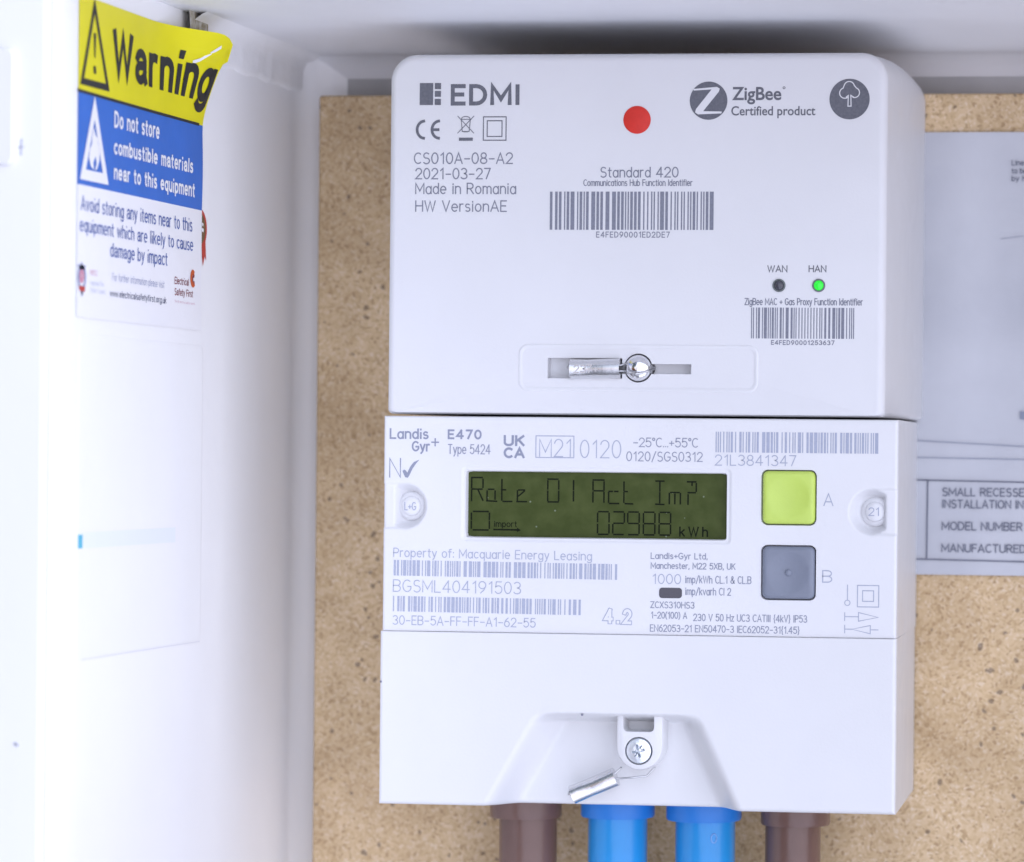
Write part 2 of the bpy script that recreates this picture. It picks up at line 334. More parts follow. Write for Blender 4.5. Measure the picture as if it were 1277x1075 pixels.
g('y', .44, [(0, .7), (.23, .02)], [(.44, .7), (.2, -.1), (.06, -.28)])
g('0', .54, [(.27, .5, .27, .5, 90, 450)]); g('1', .34, [(.06, .78), (.28, 1), (.28, 0)]); g('2', .54, [(.27, .72, .26, .28, 170, -38), (0, 0), (.54, 0)])
g('3', .54, [(.26, .75, .24, .25, 150, -90), (.26, .25, .28, .25, 90, -150)]); g('4', .58, [(.42, 0), (.42, 1)], [(.42, 1), (0, .28), (.58, .28)])
g('5', .54, [(.5, 1), (.09, 1), (.05, .53), (.26, .33, .28, .33, 135, -150)]); g('6', .54, [(.27, .31, .27, .31, 90, 450)], [(.02, .42), (.13, .72), (.4, 1)])
g('7', .52, [(0, 1), (.52, 1), (.17, 0)]); g('8', .54, [(.27, .755, .22, .245, 90, 450)], [(.27, .255, .27, .255, 90, 450)]); g('9', .54, [(.27, .69, .27, .31, 90, 450)], [(.52, .58), (.41, .28), (.14, 0)])
g('-', .46, [(.02, .44), (.44, .44)]); g('+', .46, [(0, .42), (.46, .42)], [(.23, .18), (.23, .66)]); g('.', .06, [(.03, 0), (.03, .05)]); g(',', .08, [(.05, .08), (0, -.12)])
g(':', .06, [(.03, .05), (.03, .13)], [(.03, .55), (.03, .63)]); g('/', .42, [(0, -.1), (.42, 1.05)]); g('(', .2, [(.5, .45, .5, .72, 125, 235)]); g(')', .2, [(-.3, .45, .5, .72, 55, -55)])
g('{', .2, [(.2, 1.08), (.1, .95), (.1, .58), (0, .45), (.1, .32), (.1, -.05), (.2, -.18)]); g('}', .2, [(0, 1.08), (.1, .95), (.1, .58), (.2, .45), (.1, .32), (.1, -.05), (0, -.18)])
g('&', .62, [(.62, 0), (.16, .66), (.27, .82, .13, .18, 210, -30), (.1, .42), (.25, .22, .24, .23, 140, 320), (.6, .45)]); g('°', .24, [(.12, .86, .12, .14, 90, 450)])

def ribbon(mb, pts, t, to3, lift):
    """flat stroke of width t along pts (2D), mapped to 3D; lift keeps crossing strokes off one plane"""
    p = [np.array(pts[0], float)]
    for q in pts[1:]:
        q = np.array(q, float)
        if np.linalg.norm(q - p[-1]) > 1e-9: p.append(q)
    if len(p) < 2: return
    closed = np.linalg.norm(p[0] - p[-1]) < 1e-7
    if not closed:
        d = p[0] - p[1]; p[0] = p[0] + d / np.linalg.norm(d) * t * .4
        d = p[-1] - p[-2]; p[-1] = p[-1] + d / np.linalg.norm(d) * t * .4
    n = len(p); L = []; Rr = []
    for i in range(n):
        if closed: a = p[i] - p[i - 1] if i > 0 else p[0] - p[-2]; b = p[i + 1] - p[i] if i < n - 1 else p[1] - p[0]
        else: a = p[i] - p[i - 1] if i > 0 else p[1] - p[0]; b = p[i + 1] - p[i] if i < n - 1 else p[-1] - p[-2]
        a = a / np.linalg.norm(a); b = b / np.linalg.norm(b)
        na = np.array((-a[1], a[0])); nb = np.array((-b[1], b[0])); m = na + nb; ml = np.linalg.norm(m)
        if ml < .3: m = na
        else: m = m / ml; m = m / max(.45, m.dot(na))
        L.append(p[i] + m * t / 2); Rr.append(p[i] - m * t / 2)
    vs = [to3(*q, lift) for q in L] + [to3(*q, lift) for q in Rr]
    mb.add(vs, [(i, i + 1, n + i + 1, n + i) for i in range(n - 1)], True)
def text_width(s, sp): return sum(GL[c][0] for c in s) + sp * (len(s) - 1)
class Face:
    """lettering surface: a plane at depth Y facing the camera side; origin in photo pixels, drawn in metres"""
    def __init__(s, Y, proud=0.00006): s.Y = Y; s.pr = proud
    def mapper(s, px, py, rot=0.0):
        X0, Z0 = onY(px, py, s.Y); c, q = math.cos(rot), math.sin(rot)
        return lambda x, z, lift=0.0: (X0 + x * c + z * q, s.Y - s.pr - lift, Z0 - x * q + z * c)
def stroke_text(name, parent, mtl, face, s, x0, x1, ytop, ybase, tpx, sp=.2, rot=0.0, mb=None):
    k = mpp(face.Y); to3 = face.mapper(x0, ybase, rot); own = mb is None; mb = mb or MB()
    sx = (x1 - x0) * k / text_width(s, sp); sz = (ybase - ytop) * k; x = 0.0; i = 0
    for c in s:
        w, strokes = GL[c]
        for st in strokes:
            ribbon(mb, [((x + a) * sx, b * sz) for a, b in st], tpx * k, to3, (i % 7) * 3e-6); i += 1
        x += w + sp
    if own: return mb.build(name, mtl, parent)
def lines(name, parent, mtl, face, polys, tpx, rot=0.0, mb=None):
    """polylines given in photo pixels on the face"""
    k = mpp(face.Y); own = mb is None; mb = mb or MB()
    ox, oy = polys[0][0]; to3 = face.mapper(ox, oy, rot)
    for i, pl in enumerate(polys):
        ribbon(mb, [((a - ox) * k, (oy - b) * k) for a, b in pl], tpx * k, to3, (i % 9) * 3e-6)
    if own: return mb.build(name, mtl, parent)
def fills(name, parent, mtl, face, polys, lift=0.0, rot=0.0, label=None):
    k = mpp(face.Y); mb = MB(); ox, oy = polys[0][0]; to3 = face.mapper(ox, oy, rot)
    for pl in polys: mb.add([to3((a - ox) * k, (oy - b) * k, lift) for a, b in pl], [tuple(range(len(pl)))], True)
    return mb.build(name, mtl, parent, label)
def circ(cx, cy, r, n=40, a0=0, a1=360, ry=None):
    return [(cx + r * math.cos(R(a0 + (a1 - a0) * k / n)), cy + (ry or r) * math.sin(R(a0 + (a1 - a0) * k / n))) for k in range(n + (0 if a1 - a0 == 360 else 1))]
def cring(cx, cy, r, n=40, a0=0, a1=360, ry=None):
    return [(cx + r * math.cos(R(a0 + (a1 - a0) * k / n)), cy + (ry or r) * math.sin(R(a0 + (a1 - a0) * k / n))) for k in range(n + 1)]

_capcache = {}
def font_mesh(s, offset=0.0, spacing=1.0):
    """solid lettering from Blender's built-in face: returns verts 2D (cap height = 1), faces"""
    def raw(t):
        cu = bpy.data.curves.new('lettering', 'FONT'); cu.body = t; cu.size = 1; cu.offset = offset; cu.space_character = spacing; cu.resolution_u = 5
        o = bpy.data.objects.new('lettering', cu); COL.objects.link(o)
        dg = bpy.context.evaluated_depsgraph_get(); dg.update(); me = bpy.data.meshes.new_from_object(o.evaluated_get(dg))
        v = np.array([q.co[:2] for q in me.vertices]); f = [tuple(p.vertices) for p in me.polygons]
        bpy.data.objects.remove(o); bpy.data.curves.remove(cu); bpy.data.meshes.remove(me); return v, f
    if offset not in _capcache:
        h, _ = raw('H'); _capcache[offset] = (h[:, 1].min(), h[:, 1].max())
    lo, hi = _capcache[offset]; v, f = raw(s); v = v.copy(); v[:, 1] = (v[:, 1] - lo) / (hi - lo); x0, x1 = v[:, 0].min(), v[:, 0].max()
    v[:, 0] = (v[:, 0] - x0) / (x1 - x0)
    return v, f
def bold_text(name, parent, mtl, face, s, x0, x1, ytop, ybase, offset=0.0, rot=0.0, spacing=1.0):
    v, f = font_mesh(s, offset, spacing); k = mpp(face.Y); to3 = face.mapper(x0, ybase, rot); mb = MB()
    mb.add([to3(a * (x1 - x0) * k, b * (ybase - ytop) * k) for a, b in v], f, True)
    return mb.build(name, mtl, parent)
def barcode(parent, mtl, face, x0, x1, y0, y1, seed, modules, rot=0.0, groups=None):
    rd = random.Random(seed); k = mpp(face.Y); to3 = face.mapper(x0, y1, rot); mb = MB(); h = (y1 - y0) * k; x = 0; bars = []
    while x < modules:
        b = rd.choice((1, 1, 1, 2, 2, 3)); gap = rd.choice((1, 1, 2)) if not groups or rd.random() > groups else 3
        bars.append((x, x + b)); x += b + gap
    w = (x1 - x0) * k / bars[-1][1]
    for a, b in bars: mb.add([to3(a * w, 0), to3(b * w, 0), to3(b * w, h), to3(a * w, h)], [(0, 1, 2, 3)], True)
    return mb.build('barcode', mtl, parent)

# ================================================================== CABINET
WX = onY(380, 300, BACK)[0]                      # inner face of the left side wall
ZC = onY(380, 72, BACK)[1]                       # underside of the ceiling
XR, ZF = WX + 0.60, ZC - 0.56                    # right wall and floor, out of view
cab = root('meter_cabinet', (WX + .2, 0, ZF), 'white plastic meter cabinet with rounded inner corners around the meter', 'cabinet')
LIP = onX(67, 500, WX)[0]                        # depth where the side wall meets the front frame
mb = MB(); prof = []
rc = 0.012
prof += [(WX - .004, LIP - .002), (WX - .0015, LIP), (WX - .0004, LIP + .0015), (WX, LIP + .004)]
prof += [(WX, y) for y in np.linspace(LIP + .02, -rc - .03, 6)]
prof += [(WX + rc * (1 - math.cos(R(a))) , -rc + rc * math.sin(R(a))) for a in range(0, 91, 10)]
prof = [(x + (.0012 if i > 9 else 0) * 0, y) for i, (x, y) in enumerate(prof)]
zs = [ZF, -.2, -.05, 0.05, ZC]
vsx = [(x, y, z) for z in zs for x, y in prof]; n = len(prof)
fsx = [(k * n + i, k * n + i + 1, (k + 1) * n + i + 1, (k + 1) * n + i) for k in range(len(zs) - 1) for i in range(n - 1)]
mb.add(vsx, fsx)
mb.build('side_wall', M['wall'], cab)
mb = MB(); mb.box(WX + rc, XR, BACK, BACK + .004, ZF, ZC); mb.build('back_panel', M['backw'], cab)
mb = MB(); cy = .006
pc = [(LIP, 0.0), (LIP + .05, 0.0), (-.05, 0), (-cy, 0)] + [(-cy + cy * math.sin(R(a)), -cy * (1 - math.cos(R(a)))) for a in range(15, 91, 15)]
xs = [WX - .001, WX + .1, WX + .25, XR]
mb.add([(x, y, ZC + dz) for x in xs for y, dz in pc], [(k * len(pc) + i, k * len(pc) + i + 1, (k + 1) * len(pc) + i + 1, (k + 1) * len(pc) + i) for k in range(3) for i in range(len(pc) - 1)])
mb.build('ceiling_panel', M['ceil'], cab)
mb = MB(); mb.box(XR, XR + .004, LIP, BACK, ZF, ZC); mb.build('side_wall', M['wall'], cab)
mb = MB(); mb.box(WX, XR, LIP, BACK, ZF - .004, ZF); mb.build('floor_panel', M['wall'], cab)
# front frame: proud bead along the left opening
FX = WX - .0010
mb = MB(); e = .0016
pf = [(FX - .0002, LIP + .003), (FX, LIP + .0005)] + [(FX - e + e * math.cos(R(a)), LIP - .001 - e * math.sin(R(a))) for a in range(0, 91, 15)] + [(FX - .05, LIP - .001 - e), (FX - .05, LIP + .02)]
mb.add([(x, y, z) for z in (ZF - .05, ZC + .05) for x, y in pf], [(i, i + 1, len(pf) + i + 1, len(pf) + i) for i in range(len(pf) - 1)])
mb.build('front_frame', M['frame'], cab, sharp=50)
for x0_, x1_, z0_, z1_ in ((FX + .001, XR + .05, ZC + .0008, ZC + .05), (FX + .001, XR + .05, ZF - .05, ZF - .0045), (XR + .0045, XR + .0495, ZF - .004, ZC + .0005)):
    mb = MB(); mb.box(x0_, x1_, LIP - .0026, LIP + .02, z0_, z1_); mb.build('front_frame', M['frame'], cab)
# hinge lug on the frame
hx0, hx1, hz0, hz1 = rect(-60, 60, 20, 206, LIP - .0026)
mb = MB(); mb.loft(slab_rings(hx0, hx1, hz0, hz1, .002, LIP - .002, LIP - .0040, .0007)); mb.build('hinge_lug', M['frame'], cab)
x, z = onY(26, 184, LIP - .0027)
mb = MB(); mb.tube([(x, LIP - .0026, z - .0018), (x + .0002, LIP - .0027, z + .0020)], .0002, 8); mb.tube([(x - .0006, LIP - .0026, z), (x + .0007, LIP - .0027, z + .0002)], .0002, 8); mb.build('frame_mark', M['frame_scuff'], cab)
x, z = onY(21, 929, LIP - .0027)
mb = MB(); mb.tube([(x - .0006, LIP - .0025, z + .0003), (x + .0004, LIP - .0026, z - .0002)], .00035, 8); mb.build('frame_mark', M['frame_scuff'], cab)
# sealant bead along the top of the side wall: a coved strip with a ragged lower edge
mb = MB(); nseg = 60; rings = []
rd = random.Random(3)
ya, yb_ = onX(232, 60, WX)[0], -.004
for k in range(nseg + 1):
    y = ya + (yb_ - ya) * k / nseg; wv = .0105 + .0002 * math.sin(k * .5) + rd.uniform(-.00025, .00025); th = .0011 + rd.uniform(-.0002, .0002)
    rings.append([(WX - .0005, y, ZC - wv - .0003), (WX + th * .7, y, ZC - wv + .0002), (WX + th, y, ZC - wv + .0012), (WX + th * 1.1, y, ZC - .0045), (WX + .0018, y, ZC - .0022), (WX + .0040, y, ZC - .0006), (WX + .0062, y, ZC + .0004)])
m_ = len(rings[0]); mb.add([p for r_ in rings for p in r_], [(k * m_ + i, k * m_ + i + 1, (k + 1) * m_ + i + 1, (k + 1) * m_ + i) for k in range(nseg) for i in range(m_ - 1)])
mb.build('sealant_strip', M['seal'], cab)
# brown stain patch, flaked paint at the top of the wall
y0_, z0_ = onX(234, 44, WX + .0015); y1_, z1_ = onX(256, 24, WX + .0015)
mb = MB(); pts = [(y0_, z0_ + .001), (y0_ + .004, z0_ - .0002), (y1_, z0_), (y1_ + .0003, z1_ - .002), (y1_ - .001, z1_ + .0025), (y0_ + .006, z1_ + .003), (y0_ - .001, z1_ + .0005)]
mb.add([(WX + .0022, a, b) for a, b in pts], [tuple(range(len(pts)))], True); mb.build('stain_patch', M['stain'], cab)

# ================================================================== BOARD AND SHEET
bx0, bz1 = onY(398, 119, BOARD)
board = MB(); rg = slab_rings(bx0, XR - .012, ZF + .03, bz1, .0008, BACK + .0, BOARD, .0006, n=2, seg=2); board.loft(rg)
bo = board.build('chipboard_panel', M['chip'], None); bo['label'] = 'brown speckled chipboard panel the meter is fixed to'; bo['category'] = 'board'
PAPER = BOARD - .0006
sx0, sx1 = onY(1080, 440, PAPER)[0], onY(1560, 440, PAPER)[0]
sz1, sz0 = onY(1200, 165, PAPER)[1], onY(1200, 717, PAPER)[1]
sheet = root('installation_sheet', (sx0, PAPER, sz0), 'grey-white printed instruction sheet stuck on the chipboard behind the meter', 'paper sheet')
mb = MB(); nx, nz = 24, 30; rd = random.Random(5)
vv = [(sx0 + (sx1 - sx0) * i / nx, PAPER - .00025 * (1 + math.sin(i * .9 + j * .35) * math.cos(j * .5)), sz0 + (sz1 - sz0) * j / nz) for j in range(nz + 1) for i in range(nx + 1)]
mb.add(vv, [(j * (nx + 1) + i, j * (nx + 1) + i + 1, (j + 1) * (nx + 1) + i + 1, (j + 1) * (nx + 1) + i) for j in range(nz) for i in range(nx)])
mb.build('paper', M['paper'], sheet)
PF = Face(PAPER - .0007)
lines('ruled_line', sheet, M['paperline'], PF, [[(1120, 598), (1540, 603)]], 1.6, rot=.0)
lines('ruled_line', sheet, M['paperline'], PF, [[(1120, 696.5), (1540, 702)]], 1.6)
lines('ruled_line', sheet, M['paperline'], PF, [[(1157, 598.6), (1156.4, 696.6)]], 1.6)
lines('ruled_line', sheet, M['paperfaint'], PF, [[(1120, 548), (1290, 556), (1540, 568)]], 1.1)
lines('ruled_line', sheet, M['paperfaint'], PF, [[(1120, 570), (1540, 574)]], 1.1)
for t, a, b, y0, y1 in (('SMALL RECESSED', 1175.5, 1287, 608.5, 618), ('INSTALLATION IN', 1175.5, 1277, 623.5, 633), ('MODEL NUMBER', 1175, 1275.5, 651, 660.5), ('MANUFACTURED', 1174.5, 1280, 678.5, 688)):
    stroke_text('printed_text', sheet, M['paperline'], PF, t, a, b, y0, y1, 1.4, .2)
for t, a, b, y0, y1 in (('Line', 1262, 1277, 200, 206), ('to be', 1262, 1280, 210, 216), ('by ha', 1262, 1284, 219.5, 225.5)):
    stroke_text('printed_text', sheet, M['paperline'], PF, t, a, b, y0, y1, 1.0, .2)
fills('printed_mark', sheet, M['paperfaint'], PF, [[(1272, 513), (1282, 513), (1282, 523), (1272, 523)]])
lines('scuff_mark', sheet, M['paperfaint'], PF, [[(1248, 298), (1262, 296), (1277, 294)]], .7)

# ================================================================== HUB
mx, mz = onY(800, 1010, BOARD)
meter = root('electricity_meter', (mx, BOARD, mz), 'white wall-mounted electricity meter with olive display and green button', 'meter')
fx0, fx1, fz0, fz1 = rect(484, 66, 1105, 519.5, HUB)
fx1 += .0; fz0 = onY(1000, 519.8, HUB)[1]
HR = .0070
mbh = MB()
rings = [[(x, y, z) for x, z in rr(fx0 - .0001, fx1 + a, fz0, fz1 + b, HR + .0005, 12, .0014)] for y, a, b in
         ((BOARD - .0005, .0013, .0010), (-.030, .0016, .0013), (-.045, .0018, .0014), (-.058, .0016, .0012), (-.068, .0011, .0008), (-.076, .0005, .0003))]
er = .0022
for k in range(9):
    t = math.pi / 2 * k / 8; i_ = er * (1 - math.cos(t)); y = HUB + er * (1 - math.sin(t))
    rings.append([(x, y, z) for x, z in rr(fx0 + i_ * .9, fx1 - i_, fz0 + min(i_, .0004), fz1 - i_, max(HR - i_, .001), 12, .0012)])
mbh.loft(rings)
sl = rect(683, 446.5, 776, 472, HUB); sn = rect(770, 454, 862, 466.5, HUB)
c1 = MB(); c1.box(sl[0], sl[1], HUB - .01, HUB + .0034, sl[2], sl[3]); c2 = MB(); c2.box(sn[0], sn[1], HUB - .01, HUB + .0034, sn[2], sn[3])
dm = onY(796, 459, HUB); c3 = MB(); c3.lathe_y(dm[0], dm[1], [(.0037, HUB + .0045), (.0037, HUB - .01)], 32, True, True)
me = boolean(mbh.mesh('hub'), [c1.mesh('a')]); me = boolean(me, [c2.mesh('b')]); me = boolean(me, [c3.mesh('c')])
hub = link('communications_hub', me, M['plastic'], meter, 'plain white upper cover carrying a red dot and two lamps')
me.set_sharp_from_angle(angle=R(40))
# raised panel outline round the slot
px0, px1, pz0, pz1 = rect(646.5, 429.5, 945.5, 489, HUB)
mb = MB(); A = []
for ins, h in ((0, 0), (.0002, .00013), (.00045, .00016), (.0007, .00012), (.0011, 0.00002)):
    A.append([(x, HUB - h, z) for x, z in rr(px0 + ins, px1 - ins, pz0 + ins, pz1 - ins, .0026 - ins * .8, 10)])
mb.loft(A, False, False); mb.build('panel_ridge', M['plastic'], hub)
HF = Face(HUB)
P1, P2 = M['print'], M['print_soft']
fills('maker_logo', hub, P1, HF, [[(523.6, 103.6), (541.3, 103.6), (541.3, 131.8), (523.6, 131.8)]] + [[(543.3, a), (551.5, a), (551.5, b), (543.3, b)] for a, b in ((103.6, 111.5), (113.7, 121.3), (123.9, 131.8))])
stroke_text('maker_logo', hub, P1, HF, 'EDMI', 564.6, 650, 107, 129.2, 5.2, .3)
lines('conformity_mark', hub, P1, HF, [cring(529.5, 161.5, 9.8, 20, 95, 265, 11), cring(549, 161.5, 9.8, 20, 95, 265, 11), [(540.5, 161.5), (547.5, 161.5)]], 3.6)
lines('waste_bin_mark', hub, P1, HF, [[(571, 145), (592, 166.5)], [(592, 145), (571, 166.5)], [(575.5, 149), (577, 164.5), (586, 164.5), (587.5, 149)], cring(581.5, 148.5, 5.6, 16, 180, 360, 3.2), [(575, 149), (588.5, 149)], [(579, 165), (584, 165)]], 1.0)
fills('waste_bin_mark', hub, P1, HF, [[(572.4, 171.7), (590.6, 171.7), (590.6, 175.8), (572.4, 175.8)]])
sq = lambda a, b, c, d: [(a, b), (c, b), (c, d), (a, d), (a, b)]
lines('double_square_mark', hub, P1, HF, [sq(603, 145.8, 632.6, 175.6), sq(608, 150.8, 627.3, 170.8)], 1.3)
for t, a, b, y0, y1 in (('CS010A-08-A2', 516.8, 645, 190.5, 204), ('2021-03-27', 518.5, 615.8, 209.8, 223), ('Made in Romania', 518.5, 649, 228.3, 241.5), ('HW VersionAE', 518.5, 637, 250.2, 263.5)):
    stroke_text('printed_text', hub, P2, HF, t, a, b, y0, y1, 1.5)
stroke_text('printed_text', hub, P2, HF, 'Standard 420', 749, 849, 208.5, 220.8, 1.45)
stroke_text('printed_text', hub, P2, HF, 'Communications Hub Function Identifier', 728, 868, 224, 231.6, 1.05)
barcode(hub, P2, HF, 685.5, 897, 238, 286.5, 11, 125)
stroke_text('printed_text', hub, P2, HF, 'E4FED90001ED2DE7', 744, 838, 289.2, 295.8, 1.05, sp=.32)
# certification logo: disc with a slanted letter left open
def disc_polys():
    c = (883, 125.5); r = 24.0; P = []
    top = [(c[0] + r * math.cos(R(a)), c[1] + r * math.sin(R(a))) for a in range(212, 329, 4)]
    return c, r, P
fills('certification_logo', hub, P1, HF, [circ(883, 125.5, 24.2, 64)])
k_ = [(864.8, 111.0), (895, 108.4), (898.6, 110.6), (897.6, 114.4), (877.6, 139.2), (901.6, 139.6), (901.0, 142.0), (871, 143.2), (867.2, 140.6), (868.4, 136.4), (888.2, 111.6), (865.2, 113.0)]
fills('certification_logo', hub, M['plastic'], HF, [k_], 3e-5)
bold_text('certification_logo', hub, P1, HF, 'ZigBee', 913, 976, 108.3, 125, .02)
lines('certification_logo', hub, P1, HF, [cring(977.8, 109.5, 1.4, 10)], .8)
bold_text('certification_logo', hub, P1, HF, 'Certified product', 912, 1019.5, 132.4, 144, .012)
fills('tree_logo', hub, P1, HF, [circ(1059, 123.5, 25.6, 64)])
T3 = Face(HUB, .00009)
tl = cring(1053.5, 116, 6.6, 14, 60, 250) + cring(1059, 108, 6.6, 12, 195, 345) + cring(1066, 115.5, 6.2, 14, 290, 470)
lines('tree_logo', hub, M['plastic'], T3, [tl, [(1055.5, 121), (1058, 119), (1057.6, 132.5), (1061.6, 132.5), (1061.2, 119), (1064.5, 121)]], 1.3)
stroke_text('printed_text', hub, P1, HF, 'WAN', 957.5, 982, 331.3, 339, 1.25)
stroke_text('printed_text', hub, P1, HF, 'HAN', 1009, 1030.5, 331.3, 339, 1.25)
stroke_text('printed_text', hub, P2, HF, 'ZigBee MAC + Gas Proxy Function Identifier', 929, 1079, 372, 380, 1.1)
barcode(hub, P2, HF, 936.5, 1068, 383, 422, 23, 105)
stroke_text('printed_text', hub, P2, HF, 'E4FED90001253637', 962, 1042, 424.6, 429.6, 1.0, sp=.32)
for cx, on in ((971.5, 0), (1021, 1)):
    x, z = onY(cx, 356, HUB); k = mpp(HUB); ld = MB()
    ld.lathe_y(x, z, [(8.4 * k, HUB + .0002), (8.4 * k, HUB - .00015), (8.0 * k, HUB - .0003), (6.6 * k, HUB - .0003), (6.2 * k, HUB - .0001)], 32, False)
    lo = ld.build('lamp', M['led_ring'], hub, 'lit green lamp under the HAN marking' if on else 'unlit dark lamp under the WAN marking', sharp=40)
    dl = MB(); dl.lathe_y(x, z, [(6.3 * k * math.cos(R(a)), HUB - .0001 - .0007 * math.sin(R(a))) for a in range(0, 86, 12)], 24)
    dl.build('lens', M['led_on' if on else 'led_off'], lo)
# dome screw in the slot
mb = MB(); rD = .0034
mb.lathe_y(dm[0], dm[1], [(rD, HUB + .003), (rD, HUB + .0002)] + [(rD * math.cos(R(a)), HUB + .0002 - rD * .75 * math.sin(R(a))) for a in range(8, 88, 8)], 36)
mb.build('dome_screw', M['steel'], hub)

# ================================================================== HEIGHT-FIELD CASES
def smooth(t): t = np.clip(t, 0, 1); return t * t * (3 - 2 * t)
def sd_rr(X, Z, x0, x1, z0, z1, r):
    dx = np.abs(X - (x0 + x1) / 2) - ((x1 - x0) / 2 - r); dz = np.abs(Z - (z0 + z1) / 2) - ((z1 - z0) / 2 - r)
    return np.hypot(np.maximum(dx, 0), np.maximum(dz, 0)) + np.minimum(np.maximum(dx, dz), 0) - r
def gridlines(a, b, step, extra):
    base = list(np.arange(a, b, step)) + [b]
    base = [v for v in base if not any(lo - 1e-5 <= v <= hi + 1e-5 for lo, hi, _ in extra)]
    for lo, hi, st in extra: base += list(np.linspace(lo, hi, max(2, int(round((hi - lo) / st)) + 1)))
    base = sorted(v for v in base if a - 1e-9 <= v <= b + 1e-9); out = []
    for v in base:
        if not out or v - out[-1] > 2e-5: out.append(v)
    return np.array(out)
def case(name, X0, X1, Z0, Z1, Y, xb0, xb1, depth, ex, ez, er, m, label, ert=None):
    xs = gridlines(X0, X1, .0011, ex + [(X0, X0 + er, er / 6), (X1 - er, X1, er / 6)])
    e2 = ert or er
    zs_ = gridlines(Z0, Z1, .0011, ez + [(Z0, Z0 + e2[0], e2[0] / 5), (Z1 - e2[1], Z1, e2[1] / 5)])
    XX, ZZ = np.meshgrid(xs, zs_)
    D = depth(XX, ZZ)
    def edge(d, r): q = np.clip(1 - d / r, 0, 1); return r * (1 - np.sqrt(np.maximum(0, 1 - q * q)))
    E = np.maximum(edge(XX - X0, er), edge(X1 - XX, er)); E = np.maximum(E, np.maximum(edge(ZZ - Z0, e2[0]), edge(Z1 - ZZ, e2[1])))
    YY = Y + D + E; ny, nx = XX.shape
    v = np.stack([XX, YY, ZZ], -1).reshape(-1, 3).tolist()
    f = [(j * nx + i, j * nx + i + 1, (j + 1) * nx + i + 1, (j + 1) * nx + i) for j in range(ny - 1) for i in range(nx - 1)]
    mb = MB(); mb.add(v, f)
    rim = [i for i in range(nx)] + [j * nx + nx - 1 for j in range(1, ny)] + [(ny - 1) * nx + i for i in range(nx - 2, -1, -1)] + [j * nx for j in range(ny - 2, 0, -1)]
    front = [v[i] for i in rim]
    def back(p, t): # t = 0 front, 1 back
        fx = (p[0] - X0) / (X1 - X0); xb = xb0 + (xb1 - xb0) * fx
        return (p[0] + (xb - p[0]) * t, p[1] + (BOARD - .0006 - p[1]) * t, p[2])
    rs = [front, [back(p, .04) for p in front], [back(p, 1) for p in front]]
    mb.loft(rs, False, False)
    me = mb.mesh(name); bm = bmesh.new(); bm.from_mesh(me); bmesh.ops.remove_doubles(bm, verts=bm.verts, dist=1e-6); bmesh.ops.recalc_face_normals(bm, faces=bm.faces); bm.to_mesh(me); bm.free()
    me.set_sharp_from_angle(angle=R(50))
    return link(name, me, m, meter, label)

# ---- meter body
K = mpp(BODY)
bX0, bX1, bZ0, bZ1 = rect(477.5, 519, 1119, 790.5, BODY); bZ1 = fz0 - .0006; bZ0 = onY(795, 791.5, BODY)[1]
lcd = rect(580.5, 588.5, 906, 672, BODY); bA = rect(949.6, 586, 1018, 655, BODY); bB = rect(949, 680, 1017.4, 748.4, BODY)
lc = onY(504, 631, BODY); rcn = onY(1087, 638.5, BODY)
def body_depth(X, Z):
    D = np.zeros_like(X)
    s = sd_rr(X, Z, lcd[0], lcd[1], lcd[2], lcd[3], .0008); D = np.maximum(D, .0026 * np.clip(-s / .0002, 0, 1))
    s2 = sd_rr(X, Z, lcd[0] - .0012, lcd[1] + .0014, lcd[2] - .0012, lcd[3] + .0014, .0016); D = np.maximum(D, .00028 * smooth(-s2 / .0009))
    for b in (bA, bB):
        s = sd_rr(X, Z, *b, .0016); D = np.maximum(D, .0022 * np.clip(-s / .00015, 0, 1))
    for (cx, cz), sg in ((lc, 1), (rcn, -1)):
        rad = 30 * K; flat = (15 if sg > 0 else 20) * K
        circ_ = np.hypot(X - cx, Z - cz) - rad; half = -(X - cx) * sg - flat
        # rounded intersection gives the bowl its D outline
        q = np.maximum(circ_, half)
        D = np.maximum(D, .0034 * smooth(-q / (11 * K)) ** .8)
        band = np.maximum(np.abs(Z - cz) - 29.5 * K, (X - cx) * sg - 2 * K)
        D = np.maximum(D, .00045 * smooth(-band / (2.2 * K)))
    return D
ex = [(lcd[0] - .0014, lcd[0] + .0004, .00012), (lcd[1] - .0004, lcd[1] + .0016, .00012), (bA[0] - .0001, bA[0] + .0018, .00015), (bA[1] - .0018, bA[1] + .0001, .00015),
      (lc[0] - 28 * K, lc[0] + 31 * K, .00028), (rcn[0] - 31 * K, rcn[0] + 26 * K, .00028)]
ez = [(lcd[2] - .0014, lcd[2] + .0004, .00012), (lcd[3] - .0004, lcd[3] + .0016, .00012), (bA[2] - .0001, bA[2] + .0008, .00015), (bA[3] - .0008, bA[3] + .0001, .00015),
      (bB[2] - .0001, bB[2] + .0018, .00015), (bB[3] - .0018, bB[3] + .0001, .00015), (lc[1] - 31 * K, lc[1] + 31 * K, .00028)]
xbr = onY(1143.5, 650, BOARD)[0]
body = case('meter_body', bX0, bX1, bZ0, bZ1, BODY, bX0 + .003, xbr, body_depth, ex, ez, .0008, M['plastic2'], 'white middle section with display, two square buttons and pale print', (.0002, .0006))
